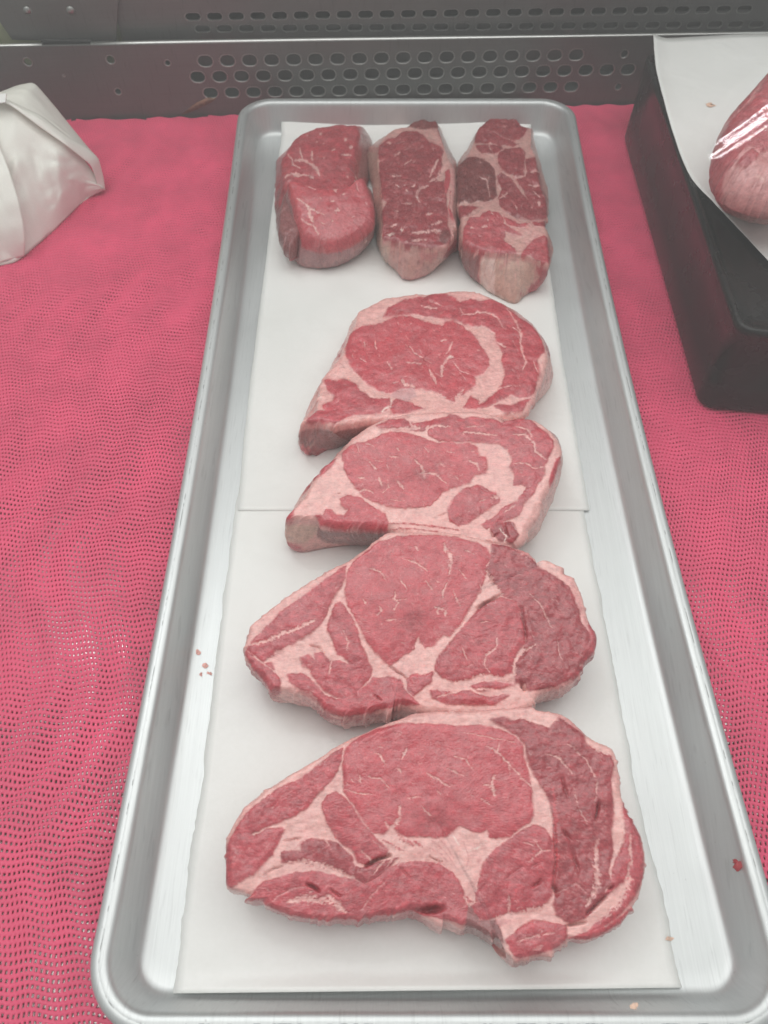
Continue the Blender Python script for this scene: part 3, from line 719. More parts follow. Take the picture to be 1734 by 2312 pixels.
C = (600, 880, 720/1659)
steak('rib_steak', 'second rib steak from the back, with broad white fat beside its eye', C,
 [(97,662),(130,620),(180,570),(235,470),(290,400),(350,345),(400,290),(440,240),(520,180),(580,150),(650,125),(740,108),(850,100),(950,100),(1050,97),(1150,105),(1220,128),(1250,150),(1290,140),(1350,135),(1420,150),(1480,190),(1520,240),(1545,290),(1548,330),(1535,370),(1518,430),(1500,470),(1480,520),(1450,570),(1430,640),(1400,690),(1375,720),(1370,755),(1330,800),(1250,815),(1100,800),(900,790),(750,770),(640,718),(560,714),(470,712),(340,706),(278,692),(262,668),(180,664)],
 (800,440), 0.050, 0.033, 0.031,
 [([(368,355),(320,370),(270,425),(240,470),(290,445),(340,405)],'m'),
  ([(100,662),(150,612),(140,645),(125,664)],'r'),
  ([(390,570),(430,550),(490,560),(530,590),(570,620),(620,650),(635,690),(632,716),(540,714),(470,708),(400,706),(340,702),(283,692),(260,650),(300,655),(310,625),(340,625),(370,650),(410,655),(430,620),(395,600)],'r',1.5,0.8),
  ([(400,330),(440,290),(520,270),(600,235),(660,222),(730,228),(800,245),(850,270),(890,280),(960,275),(1000,285),(1050,280),(1100,300),(1110,345),(1140,350),(1155,395),(1140,430),(1090,440),(1060,480),(1010,500),(960,510),(910,540),(890,575),(850,600),(780,612),(700,610),(620,600),(560,580),(510,550),(470,510),(435,460),(410,410)],'r',5.5,0.7),
  ([(945,630),(980,560),(1040,515),(1100,498),(1150,515),(1200,545),(1228,560),(1200,590),(1140,630),(1090,660),(1050,695),(1000,700),(960,680)],'m',2.0,0.5),
  ([(580,180),(640,155),(720,148),(740,165),(780,180),(840,165),(900,155),(960,130),(1030,150),(1100,150),(1180,145),(1230,165),(1300,150),(1370,145),(1420,190),(1460,220),(1490,270),(1490,310),(1470,350),(1450,400),(1450,440),(1420,480),(1390,540),(1340,590),(1320,650),(1240,680),(1150,720),(1130,700),(1200,650),(1240,610),(1310,580),(1360,500),(1290,490),(1300,440),(1270,400),(1285,360),(1260,310),(1200,275),(1100,270),(1000,270),(900,265),(850,240),(850,210),(800,215),(730,205),(600,205)],'m',2.0,0.4),
  ([(1535,340),(1515,420),(1485,490),(1475,470),(1500,400),(1520,350)],'r'),
  ([(1170,720),(1200,690),(1290,690),(1312,760),(1285,795),(1210,780)],'d'),
  ([(270,705),(340,716),(470,722),(632,728),(640,760),(600,790),(540,805),(470,815),(430,800),(370,800),(300,790),(262,755)],'G'),
  ([(125,800),(165,815),(200,835),(200,870),(130,870),(100,800)],'r'),
  ([(97,676),(255,676),(268,740),(200,800),(110,790),(90,700)],'t')],
 [([(890,275),(850,250),(830,225),(840,200),(900,195),(960,200)],18),([(740,150),(760,190),(800,205),(720,203),(590,203)],14),([(1030,240),(1032,226),(1120,225),(1200,238)],11),([(1040,195),(1130,190)],6),([(1290,240),(1350,235),(1390,280),(1400,320),(1450,365)],13),([(1300,195),(1360,205),(1390,260)],8),([(1290,390),(1350,385),(1400,410),(1440,400)],7),
  ([(540,375),(575,415)],11),([(775,370),(810,400),(825,465)],16),([(825,440),(880,440),(940,490)],10),([(685,475),(715,520)],15),([(590,460),(605,500)],11),([(635,470),(640,510),(610,535)],8),([(480,525),(530,520),(560,540)],10),([(570,370),(605,375)],6),([(680,310),(695,325)],9),([(640,350),(690,350)],7),([(820,300),(850,325)],7),([(1055,365),(1100,390),(1110,420)],11),([(985,450),(1005,475)],7),([(650,570),(720,582)],6),([(475,455),(510,460)],8),([(470,290),(490,330)],6),([(520,280),(560,290)],5),([(940,320),(980,330)],5),([(1060,320),(1085,322)],5),([(1110,582),(1140,570)],8),([(630,390),(640,420)],5),([(900,380),(930,400)],5),([(740,320),(760,350)],5),
  ([(640,690),(800,702),(1000,722)],7,'r'),([(650,715),(780,725),(900,735)],6,'r'),([(1215,720),(1250,760),(1240,790)],10,'w'),([(1280,690),(1305,740)],10,'l'),([(1180,560),(1260,540),(1330,500)],30),([(1240,640),(1300,600)],8),
  ([(450,780),(380,770),(300,780)],5,'p'),([(160,840),(300,828),(420,805)],14,'p')],
 [([(1170,735),(1185,760),(1210,745)],7,0.002),([(1240,700),(1262,770)],8,0.002),([(376,537),(388,537)],4,0.001),([(1225,170),(1235,178)],5,0.001),([(900,655),(940,640)],6,0.0008)],
 base=[(98,740),(112,800),(150,848),(200,852),(300,832),(430,815),(540,815),(700,808),(1000,808),(1300,815),(1375,790),(1450,640),(1545,400),(1500,220),(1000,160),(500,260),(250,520),(120,680)],
 n=700, m=120, group=GR, seed=23, round_r=0.005)
# strip of fat trim hanging over the far edge of this steak is part of the steak behind it

Bz = (520, 1160, 860/1659)
steak('rib_steak', 'third rib steak from the back, deep dark seam right of its eye', Bz,
 [(58,580),(62,545),(75,520),(80,485),(120,450),(170,410),(240,355),(300,315),(370,275),(440,230),(510,200),(560,165),(620,115),(680,75),(740,68),(800,70),(870,72),(950,72),(1020,78),(1080,95),(1130,110),(1170,120),(1210,130),(1240,140),(1290,155),(1320,180),(1332,205),(1366,218),(1370,196),(1400,200),(1450,230),(1465,255),(1495,270),(1520,310),(1540,360),(1555,420),(1575,480),(1600,520),(1603,560),(1590,600),(1555,640),(1530,690),(1490,735),(1430,760),(1370,775),(1335,800),(1320,840),(1250,870),(1100,880),(950,880),(830,862),(780,842),(740,832),(705,838),(702,868),(688,876),(668,855),(600,865),(540,875),(480,880),(430,865),(370,820),(320,790),(280,780),(215,765),(170,765),(140,720),(100,670),(62,628)],
 (800,450), 0.048, 0.027, 0.025,
 [([(505,225),(500,270),(480,320),(445,370),(425,420),(400,470),(350,520),(290,555),(240,580),(200,610),(140,640),(100,620),(62,600),(80,575),(100,550),(150,500),(220,430),(290,380),(380,315),(450,265)],'m',1.5,-0.5),
  ([(480,385),(500,420),(530,460),(555,510),(570,570),(595,630),(615,680),(600,720),(560,770),(500,805),(440,790),(400,760),(370,720),(350,680),(310,650),(305,625),(340,615),(365,640),(370,610),(400,605),(430,640),(440,690),(435,640),(470,640),(520,660),(495,620),(465,610),(450,560),(425,510),(430,470),(450,410)],'m',1.2,1.0),
  ([(60,600),(130,650),(180,650),(195,690),(215,720),(215,768),(170,768),(130,710),(90,660)],'m'),
  ([(250,700),(310,695),(360,730),(410,790),(460,810),(520,800),(580,760),(620,715),(690,710),(740,720),(760,770),(790,800),(820,830),(740,828),(690,842),(600,864),(490,878),(420,858),(370,812),(300,762),(260,730)],'m',1.0,0.2),
  ([(505,310),(510,260),(535,210),(590,165),(650,125),(720,105),(800,98),(900,97),(990,105),(1060,125),(1120,150),(1135,190),(1110,225),(1115,260),(1090,320),(1060,380),(1030,430),(1000,480),(960,535),(930,525),(910,545),(890,570),(850,580),(830,560),(820,530),(808,545),(800,585),(770,605),(740,625),(700,655),(670,640),(630,600),(600,560),(575,510),(540,450),(515,400),(500,350)],'r',2.6,0.7),
  ([(770,720),(800,700),(850,705),(880,690),(870,740),(840,760),(800,790),(770,770)],'m'),
  ([(960,560),(1000,510),(1060,440),(1110,390),(1180,360),(1240,385),(1260,430),(1280,500),(1285,560),(1250,600),(1235,640),(1225,690),(1180,715),(1130,700),(1090,700),(1040,720),(980,735),(920,710),(890,680),(895,640),(930,600)],'m',1.6,-0.6),
  ([(1140,130),(1210,140),(1280,160),(1310,190),(1340,240),(1390,260),(1450,300),(1480,330),(1510,400),(1530,470),(1560,520),(1580,560),(1560,620),(1520,660),(1500,710),(1430,745),(1350,765),(1300,770),(1285,740),(1240,735),(1240,660),(1280,590),(1290,540),(1280,480),(1260,420),(1235,375),(1180,350),(1130,290),(1115,240),(1140,190)],'d',2.0,1.1),
  ([(1045,750),(1100,735),(1170,735),(1230,745),(1170,760),(1090,770)],'m'),
  ([(980,780),(1040,770),(1080,790),(1130,800),(1210,790),(1150,830),(1000,830),(940,830),(880,800),(870,770)],'m',2.0),
  ([(1560,430),(1595,520),(1598,570),(1560,640),(1500,725),(1490,720),(1530,660),(1575,580),(1560,500)],'m')],
 [([(370,460),(320,490),(240,520),(150,555),(80,570)],17),([(150,640),(200,605),(260,575)],13),([(490,510),(515,560),(510,600)],6),
  ([(935,130),(940,160),(962,190),(955,262)],19),([(755,195),(810,215),(860,250)],8),([(610,240),(650,255),(678,292)],9),([(720,340),(715,370),(732,385),(712,422)],12),([(730,376),(768,374)],7),([(575,370),(592,397)],9),([(650,410),(660,430),(640,445)],9),([(680,470),(718,464)],9),([(808,142),(818,162)],10),([(850,295),(887,337)],6),([(885,285),(912,305)],7),([(950,290),(930,330),(925,370)],7),([(970,340),(1002,402)],7),([(890,410),(930,420),(945,450)],9),([(905,410),(900,440)],8),([(1000,245),(1032,287)],6),([(1020,160),(1062,180)],6),([(1085,310),(1107,347)],7),([(740,290),(770,330)],6),([(1115,250),(1140,300),(1178,350)],26),([(1140,350),(1065,410),(1000,490),(945,560)],13),
  ([(1160,545),(1155,590),(1115,620),(1100,660),(1130,695)],9),([(1100,700),(1020,735),(950,745)],22),([(1130,705),(1200,722),(1240,700),(1235,650),(1270,600),(1325,573)],13),([(1010,590),(1030,640)],6),([(1300,350),(1350,400),(1400,500)],5),([(1420,560),(1440,640)],5),([(1090,480),(1120,470)],5),
  ([(1440,240),(1490,320),(1520,400),(1555,500)],18,'p'),([(1510,720),(1400,765),(1330,790)],14,'p'),([(1380,205),(1440,240)],26),([(1240,140),(1320,190)],22,'p'),([(880,760),(1000,760),(1240,770)],12),([(900,800),(1000,770)],10),([(300,770),(370,810)],26,'p'),([(440,640),(430,700)],8),
  ([(70,590),(130,640),(210,700),(290,690)],7)],
 [([(1170,350),(1110,390),(1080,412)],13,0.004),([(350,570),(385,580),(402,605)],6,0.002),([(770,715),(740,690),(690,660)],6,0.002),([(1265,740),(1288,768)],12,0.004),([(630,790),(660,812)],6,0.002),([(1255,640),(1300,585)],7,0.0015),([(1268,420),(1285,500),(1290,560)],9,0.002),([(1120,250),(1150,310)],7,0.0015),([(1100,520),(1180,480)],6,0.0006),([(1060,550),(1130,530)],6,0.0006)],
 n=800, m=135, group=GR, seed=37, round_r=0.0036, ragged=2.6)

Az = (480, 1560, 1000/1659)
steak('rib_steak', 'largest rib steak, nearest the viewer, ragged flap at its lower right', Az,
 [(42,600),(45,560),(70,500),(110,440),(165,390),(230,345),(300,300),(380,255),(440,215),(500,180),(580,145),(640,120),(700,100),(740,82),(800,72),(880,70),(960,68),(1050,62),(1130,58),(1200,54),(1220,66),(1265,72),(1300,76),(1345,100),(1385,140),(1420,170),(1465,195),(1505,215),(1520,260),(1530,320),(1540,400),(1560,450),(1590,500),(1615,550),(1625,600),(1628,650),(1620,700),(1605,760),(1580,810),(1545,860),(1500,895),(1450,920),(1400,936),(1350,930),(1310,950),(1287,965),(1265,992),(1220,995),(1170,1012),(1135,1018),(1120,1000),(1102,985),(1116,970),(1105,950),(1080,935),(1030,915),(985,890),(955,882),(935,893),(895,872),(868,862),(862,885),(845,880),(810,855),(770,830),(742,822),(700,832),(640,842),(562,850),(545,868),(525,855),(420,858),(330,850),(250,830),(192,806),(180,787),(115,785),(140,764),(80,748),(48,735),(42,670)],
 (840,480), 0.046, 0.028, 0.027,
 [([(485,215),(440,240),(380,290),(330,330),(250,365),(190,410),(130,460),(80,530),(50,590),(40,660),(46,720),(70,740),(100,715),(150,690),(185,650),(225,610),(240,580),(268,520),(260,515),(200,520),(150,545),(145,535),(190,515),(280,480),(350,440),(390,390),(430,350),(460,310),(480,260)],'m',1.5,-0.6),
  ([(500,215),(560,165),(620,140),(700,125),(800,125),(900,130),(1000,130),(1080,145),(1130,170),(1160,200),(1165,240),(1180,300),(1195,370),(1195,420),(1200,465),(1190,490),(1150,515),(1110,545),(1060,550),(1035,545),(1030,515),(1000,530),(970,525),(940,505),(925,500),(905,515),(880,540),(840,550),(790,545),(740,545),(700,535),(685,515),(665,510),(640,535),(600,530),(570,490),(545,455),(520,415),(495,380),(490,330),(488,270)],'r',2.4,0.6),
  ([(410,420),(430,390),(460,380),(500,405),(530,450),(560,490),(590,530),(620,560),(650,590),(660,610),(610,640),(575,650),(545,640),(535,610),(520,590),(490,575),(460,545),(435,500),(415,460)],'m',1.0,0.8),
  ([(330,570),(370,553),(420,560),(440,590),(435,560),(470,570),(500,600),(525,625),(530,655),(560,665),(590,650),(640,640),(690,625),(640,680),(600,710),(570,720),(540,705),(500,690),(440,665),(400,660),(330,640),(290,650),(260,640),(255,610),(280,600),(330,600)],'d',0.8),
  ([(140,764),(190,720),(280,690),(370,675),(450,690),(520,705),(570,725),(620,700),(660,665),(700,645),(780,640),(850,650),(900,680),(925,720),(945,770),(990,800),(985,890),(860,850),(780,835),(700,832),(640,845),(545,868),(420,862),(330,850),(250,830),(180,788),(110,787)],'m',1.0,0.3),
  ([(985,790),(995,720),(1010,660),(1040,610),(1090,570),(1150,530),(1200,505),(1240,515),(1268,560),(1275,620),(1280,700),(1270,760),(1240,810),(1200,825),(1150,830),(1110,830),(1070,845),(1010,865),(985,840),(965,800)],'m',1.2,0.6),
  ([(960,800),(1000,860),(1060,860),(1080,900),(1090,940),(1020,915),(950,885)],'G'),
  ([(1040,105),(1090,97),(1130,110),(1160,100),(1200,120),(1260,140),(1300,100),(1350,130),(1390,165),(1400,200),(1440,220),(1490,240),(1500,280),(1490,330),(1495,400),(1500,460),(1490,520),(1500,600),(1480,680),(1490,720),(1470,740),(1440,800),(1400,850),(1340,870),(1290,840),(1275,800),(1285,750),(1275,700),(1280,640),(1270,560),(1275,500),(1265,420),(1240,370),(1200,310),(1180,250),(1170,200),(1120,150),(1060,120)],'d',2.2,1.1),
  ([(1540,420),(1570,480),(1600,540),(1615,620),(1612,700),(1590,760),(1560,800),(1510,850),(1440,895),(1400,905),(1450,860),(1510,800),(1545,740),(1560,700),(1530,720),(1480,760),(1420,820),(1400,850),(1440,790),(1490,730),(1500,660),(1530,590),(1545,520),(1540,460)],'m',1.5,1.0),
  ([(1115,968),(1100,930),(1150,890),(1200,860),(1260,870),(1320,880),(1330,925),(1290,962),(1200,990),(1140,1005)],'m',1.5),
  ([(1340,925),(1400,905),(1480,880),(1560,820),(1590,800),(1545,862),(1470,912),(1400,932)],'r')],
 [([(290,790),(350,778),(440,790)],30),([(430,765),(465,795),(495,830)],24),([(200,800),(300,740),(370,730)],6,'p'),([(560,820),(600,760),(640,720)],8,'p'),([(150,700),(240,660),(350,640),(440,660),(530,700)],20),
  ([(1440,560),(1435,640),(1440,720),(1420,770),(1400,805)],20),([(1560,700),(1530,770),(1480,820),(1420,855),(1345,900)],34),([(1520,460),(1530,540),(1510,610)],28),([(1560,540),(1562,640),(1545,720)],11),([(1275,360),(1282,480),(1277,580),(1292,620),(1277,700),(1285,760)],15,'R'),
  ([(1140,95),(1215,105),(1270,78)],26),([(1290,90),(1350,120),(1400,165)],14,'p'),([(1410,185),(1450,215),(1500,225)],34),([(1110,770),(1110,820)],9),([(1200,560),(1230,600),(1185,640)],5),([(1200,580),(1165,570)],5),([(1255,240),(1300,250),(1345,310)],7),([(1230,600),(1265,600)],4),
  ([(700,430),(700,480),(668,518)],15),([(648,490),(667,522)],8),([(608,233),(635,250),(647,272)],10),([(727,213),(710,252)],12),([(695,290),(707,307)],10),([(800,310),(840,330),(890,360)],7),([(585,323),(630,330),(662,362)],7),([(550,318),(555,347)],9),([(500,370),(540,385),(600,390)],7),([(905,245),(945,255),(977,297)],6),([(880,290),(940,320)],5),([(1075,200),(1065,235),(1110,270),(1115,312)],7),([(1025,210),(1060,230),(1110,270)],6),([(1110,275),(1160,330),(1192,357)],7),([(1055,320),(1045,350),(1055,392)],13),([(1015,353),(1050,360)],12),([(785,430),(800,455),(822,467)],8),([(730,402),(782,396)],6),([(1003,405),(1037,427)],7),([(940,155),(1000,170),(1080,185),(1130,190)],4),([(843,372),(852,387)],8),([(620,210),(640,215)],5),([(520,330),(530,345)],5),
  ([(1070,850),(1120,840),(1200,825),(1260,800)],28),([(1060,870),(1110,860)],30,'p'),([(1140,940),(1200,920),(1280,905)],7),([(1200,970),(1235,955)],18,'p'),([(1110,1000),(1180,1005),(1260,985)],9,'p'),([(750,565),(785,585)],9,'r'),([(640,560),(690,585),(720,600)],7,'r'),([(700,555),(750,580)],6,'r'),([(800,585),(850,605),(880,640)],6,'p'),([(820,560),(870,600),(910,660)],5,'p'),([(600,560),(650,600)],6,'p'),([(660,600),(640,640),(600,690)],6,'f'),([(690,600),(650,660)],6,'f'),([(720,610),(690,660)],5,'f'),([(930,600),(990,590),(1030,560)],5,'w'),([(940,560),(960,620),(950,680)],5,'p'),([(300,600),(360,540)],5,'p'),([(900,540),(925,575)],6,'w'),([(690,540),(730,560),(750,575)],6,'r'),([(700,640),(800,625),(870,640),(920,680)],9),([(940,770),(960,800),(985,790)],14),([(1290,760),(1360,720),(1400,760)],6,'p'),([(560,600),(600,640),(680,610)],8),
  ([(840,545),(880,590),(900,625)],5,'p'),([(1330,200),(1400,260),(1440,340),(1430,420)],5),([(1350,360),(1370,440),(1400,500)],4)],
 [([(268,560),(300,553),(328,551)],5,0.0025),([(190,690),(230,665),(262,655)],5,0.002),([(575,655),(610,635),(665,615)],11,0.004),([(355,722),(380,735),(397,752)],12,0.004),([(815,620),(838,634),(862,640)],5,0.002),([(1278,725),(1290,765)],9,0.003),([(1195,735),(1230,710)],10,0.0025),([(1405,835),(1440,800),(1475,765)],11,0.004),([(1447,415),(1437,480)],9,0.003),([(1325,880),(1360,872),(1402,866)],9,0.003),([(1190,660),(1230,640)],8,0.001),([(1100,700),(1160,660)],9,0.0008),([(1310,520),(1340,560)],10,0.002),([(1350,600),(1370,680)],10,0.002),([(1310,330),(1330,400)],10,0.002),([(1480,740),(1500,735)],9,0.003),([(775,820),(860,815)],24,0.006),([(480,770),(440,740)],8,0.002),([(1275,505),(1285,640),(1272,740)],7,0.002),([(700,660),(740,700)],7,0.0008)],
 n=840, m=145, group=GR, seed=51, round_r=0.0036, ragged=2.6)

# --- the back row
Ez = (600, 240, 300/1659)
steak('fillet_steak', 'bright red fillet at the far left, rear one of the overlapping pair', Ez,
 [(165,640),(250,530),(320,410),(420,320),(560,270),(660,235),(780,215),(860,190),(930,180),(1010,185),(1090,200),(1160,212),(1195,270),(1200,340),(1185,480),(1150,620),(1125,760),(1150,900),(1060,1060),(860,1220),(620,1380),(430,1600),(335,1750),(285,1790),(220,1710),(165,1600),(145,1480),(165,1300),(175,1170),(225,1040),(185,960),(170,850),(160,720)],
 (560,900), 0.028, 0.024, 0.025,
 [([(0,0),(1500,0),(1500,2200),(0,2200)],'m'),
  ([(150,1040),(235,1040),(330,1150),(700,1300),(700,1700),(330,1900),(100,1800),(100,1300)],'G'),
  ([(1190,200),(1400,200),(1400,900),(1130,900),(1150,640),(1200,480)],'G')],
 [([(370,700),(470,700),(590,780),(640,850),(672,912)],46),([(430,560),(440,630),(462,692)],22),([(280,620),(330,690),(340,770),(430,822)],22),([(580,610),(585,722)],30),([(255,905),(320,885),(420,890),(592,932)],38),([(675,372),(700,365)],30),([(630,475),(650,465)],28),([(710,490),(730,485)],28),([(990,440),(1010,460)],38),([(1035,540),(1070,535)],44),([(865,560),(830,605)],22),([(950,640),(1062,635)],24),([(1130,800),(1140,870),(1120,932)],34,'w'),([(720,690),(730,700)],20),([(510,380),(530,380)],20),([(1010,890),(1030,910)],16),([(200,1330),(250,1300)],18,'g'),([(230,1600),(300,1640)],24,'g')],
 base=[(120,700),(130,1000),(125,1480),(160,1640),(200,1730),(290,1840),(360,1880),(800,1700),(1250,1100),(1330,700),(1340,470),(1300,370),(1250,250),(1100,230),(800,260),(500,330),(250,560)],
 n=420, m=80, group=GR, seed=61, dim=0.84, round_r=0.008, dome=0.003, warp=1.2, soft=1.4, lgrow=0.0, ragged=1.0, fatcol='f')
steak('fillet_steak', 'bright red fillet with grey sides, front one of the overlapping pair', Ez,
 [(258,940),(300,915),(450,955),(620,985),(800,1000),(1000,985),(1090,960),(1140,930),(1180,890),(1240,880),(1270,950),(1310,1060),(1350,1180),(1362,1290),(1340,1430),(1270,1510),(1180,1580),(1080,1650),(950,1705),(760,1735),(600,1715),(440,1650),(410,1540),(360,1400),(320,1250),(280,1110)],
 (800,1340), 0.041, 0.0245, 0.022,
 [([(0,0),(1700,0),(1700,2300),(0,2300)],'r'),
  ([(200,900),(290,1110),(330,1260),(370,1420),(412,1570),(440,1672),(600,1742),(760,1765),(950,1735),(1085,1680),(1190,1605),(1285,1530),(1352,1440),(1380,1290),(1600,1300),(1600,2300),(0,2300),(0,900)],'g'),
  ([(300,1900),(420,1980),(560,2010),(700,2010),(700,2100),(300,2100)],'p')],
 [([(400,1200),(540,1300),(620,1360),(732,1412)],32),([(540,1300),(550,1390),(592,1502)],48),([(595,1530),(662,1632)],26),([(450,1430),(520,1510),(602,1542)],20),([(850,1040),(880,1090)],52),([(950,1150),(980,1152)],36),([(815,1240),(862,1235)],28),([(875,1360),(915,1362)],58),([(670,1490),(742,1522)],22),([(740,1020),(772,1052)],26),([(500,1020),(622,1062)],18),([(1075,1425),(1110,1412)],18),([(680,1200),(690,1215)],16),([(1130,1000),(1160,1100)],18,'p'),([(1250,1230),(1265,1245)],20),([(830,1480),(850,1490)],18),
  ([(1210,1720),(1250,1690)],24,'w'),([(760,1700),(770,1740)],14,'m')],
 base=[(290,1300),(290,1600),(320,1830),(350,1930),(420,2000),(520,2030),(700,2038),(850,2020),(1000,1965),(1150,1870),(1280,1740),(1350,1600),(1375,1430),(1380,1250),(1300,1000),(800,1000),(350,1000)],
 n=420, m=80, group=GR, seed=67, dim=0.88, round_r=0.006, dome=0.004, warp=1.2, soft=1.4, lgrow=0.0, ragged=0.8)

Sz = (800, 240, 300/1580)
steak('strip_steak', 'dark marbled strip steak in the middle of the back row', Sz,
 [(285,440),(340,360),(440,270),(540,235),(640,225),(660,200),(720,160),(830,140),(900,170),(970,160),(1000,200),(1005,260),(1050,380),(1090,500),(1130,600),(1180,690),(1205,760),(1205,900),(1195,1050),(1180,1180),(1195,1300),(1220,1400),(1195,1450),(1175,1560),(1100,1640),(1010,1665),(900,1675),(760,1665),(620,1640),(500,1600),(420,1610),(350,1585),(318,1530),(330,1450),(325,1200),(310,1050),(300,880),(275,720),(262,600),(272,520)],
 (740,920), 0.028, 0.028, 0.03,
 [([(280,560),(300,470),(400,380),(460,370),(480,380),(560,310),(640,290),(740,300),(800,330),(850,390),(890,430),(960,450),(1040,500),(1060,540),(1030,640),(1050,720),(1020,830),(960,900),(1060,880),(1090,1050),(1100,1200),(1120,1300),(1100,1420),(1150,1500),(1140,1600),(1080,1625),(1010,1645),(900,1665),(760,1655),(620,1640),(540,1600),(420,1600),(335,1565),(322,1500),(340,1400),(330,1250),(390,1130),(330,1090),(320,950),(310,850),(280,720),(265,640)],'d',9.0,-0.6),
  ([(640,240),(720,165),(830,140),(900,168),(970,158),(1002,200),(1005,262),(850,268)],'b',4.0),
  ([(1000,200),(1010,260),(1100,440),(1200,640),(1160,620),(1060,460),(990,300)],'G'),
  ([(1080,780),(1130,760),(1140,860),(1110,990),(1090,1040),(1070,930)],'r'),
  ([(1120,1180),(1150,1250),(1200,1300),(1180,1360),(1140,1320)],'m'),
  ([(1060,1790),(1140,1650),(1230,1560),(1270,1700),(1160,1770),(1080,1810)],'m',4.0),
  ([(1030,1500),(1110,1480),(1160,1540),(1080,1620),(1020,1600)],'b'),
  ([(0,500),(100,540),(280,560),(300,900),(320,1200),(330,1560),(240,1600),(0,1200)],'t'),
  ([(240,1560),(330,1590),(440,1620),(400,1800),(380,1900),(240,1700)],'t'),
  ([(780,1720),(900,1690),(990,1700),(985,1800),(900,1850),(800,1800)],'p'),
  ([(520,2000),(620,2030),(760,2040),(900,1990),(900,2100),(500,2100)],'p')],
 [([(870,962),(790,980),(740,1060),(750,1120),(780,1152)],32),([(395,435),(430,428)],46),([(520,440),(590,420)],24),([(480,605),(540,560)],30),([(590,712),(680,642)],22),([(700,682),(730,650)],17),([(900,840),(960,720),(992,648)],28),([(900,905),(1000,840),(1075,695),(1140,640)],38),([(450,830),(560,842)],17),([(490,945),(532,972)],22),([(670,962),(722,944)],22),([(610,1015),(630,1030)],22),([(580,1160),(682,1166)],14),([(490,1245),(522,1252)],24),([(860,1297),(932,1285)],30),([(920,1432),(1042,1380)],28),([(430,1432),(502,1420)],38),([(400,1540),(462,1535)],42,'w'),([(550,1472),(580,1470)],32,'w'),([(690,1512),(862,1510)],26),([(690,1612),(852,1596)],26),([(930,1500),(1010,1490)],56),([(330,890),(500,880),(700,895),(900,900)],9,'b'),([(1150,640),(1180,900),(1160,1150),(1200,1380)],30,'p'),([(1140,1000),(1130,1180)],12,'r'),([(870,1490),(880,1520)],34),
  ([(560,1940),(760,1920),(850,1930)],14,'p'),([(700,2030),(860,1970)],12,'p')],
 [([(490,1890),(600,1850),(720,1842),(800,1870),(870,1920),(935,1985)],20,0.003)],
 base=[(100,560),(120,700),(180,900),(238,1100),(252,1400),(245,1550),(280,1700),(330,1800),(430,1920),(500,1985),(530,2030),(580,2075),(660,2092),(760,2070),(860,2030),(935,1980),(1000,1900),(1080,1830),(1150,1770),(1260,1720),(1262,1420),(1240,1000),(1230,700),(1170,590),(1090,420),(1010,280),(900,230),(640,260),(300,420),(130,520)],
 n=560, m=95, group=GR, seed=71, dim=0.80, fatcol='q', round_r=0.0035, warp=1.2, soft=1.5, lgrow=0.8, ragged=1.0)

Tz = (1000, 240, 300/1443)
steak('sirloin_steak', 'mottled dark steak with a round brown muscle, at the far right corner', Tz,
 [(350,300),(380,230),(450,165),(515,122),(620,125),(700,125),(790,120),(830,160),(860,205),(940,225),(972,240),(968,420),(1010,500),(1040,600),(1060,740),(1080,880),(1130,1000),(1142,1100),(1135,1220),(1100,1300),(960,1380),(700,1420),(400,1400),(230,1330),(185,1200),(160,1100),(155,900),(162,640),(220,560),(250,530),(290,450),(330,370)],
 (640,760), 0.028, 0.026, 0.025,
 [([(360,290),(460,165),(520,120),(790,118),(840,190),(930,230),(870,320),(820,370),(740,370),(650,330),(560,280),(430,260)],'d',6.0),
  ([(345,300),(430,270),(540,285),(640,340),(760,390),(820,410),(760,430),(600,415),(520,400),(350,400)],'d',4.0),
  ([(350,420),(500,420),(640,430),(640,460),(580,510),(540,520),(430,510),(370,470)],'d',4.0),
  ([(620,500),(680,460),(740,445),(840,450),(890,510),(880,560),(880,650),(870,760),(800,770),(720,740),(650,700),(600,620),(600,540)],'d',4.0),
  ([(900,580),(1000,560),(1050,700),(1080,900),(1135,1010),(1138,1200),(1080,1245),(960,1240),(860,1230),(760,1195),(680,1145),(620,1090),(600,1000),(640,900),(600,860),(590,760),(640,730),(720,770),(790,850),(860,960),(930,1020),(870,900),(800,800),(880,780)],'d',7.0,0.8),
  ([(150,640),(230,570),(330,550),(420,570),(500,620),(550,690),(570,780),(570,900),(590,980),(550,1020),(430,1045),(370,1030),(300,1060),(230,1040),(180,1060),(150,1000)],'b',2.0),
  ([(170,1090),(300,1090),(380,1100),(300,1160),(240,1200),(180,1190)],'d'),
  ([(300,1250),(800,1270),(1135,1260),(1135,1400),(300,1400)],'d')],
 [([(400,770),(480,810),(495,900),(510,992)],16),([(500,760),(490,822)],12),([(905,700),(888,762)],34),([(960,722),(1042,710)],24),([(930,862),(1052,860)],14),([(600,840),(620,902)],24),([(615,1005),(700,950)],18),([(980,930),(1062,1002)],16),([(1038,1050),(1045,1082)],22),([(955,1100),(970,1100)],22),([(430,510),(540,540),(560,582)],24),([(640,960),(680,1002)],12),([(780,1080),(800,1132)],14),([(350,845),(365,850)],22),([(400,620),(412,625)],18),([(510,400),(525,412)],22),([(500,430),(540,520)],14),([(890,640),(900,700)],20),([(680,745),(720,760)],26)],
 [],
 base=[(225,575),(150,640),(138,1000),(170,1200),(260,1340),(640,1430),(1000,1380),(1150,1200),(1140,1000),(1090,860),(1070,700),(1040,560),(985,440),(985,260),(850,250),(700,180),(520,180),(400,280)],
 n=460, m=85, group=GR, seed=83, dim=0.76, fatcol='q', round_r=0.0035, warp=1.2, soft=1.5, lgrow=0.8, ragged=1.2)
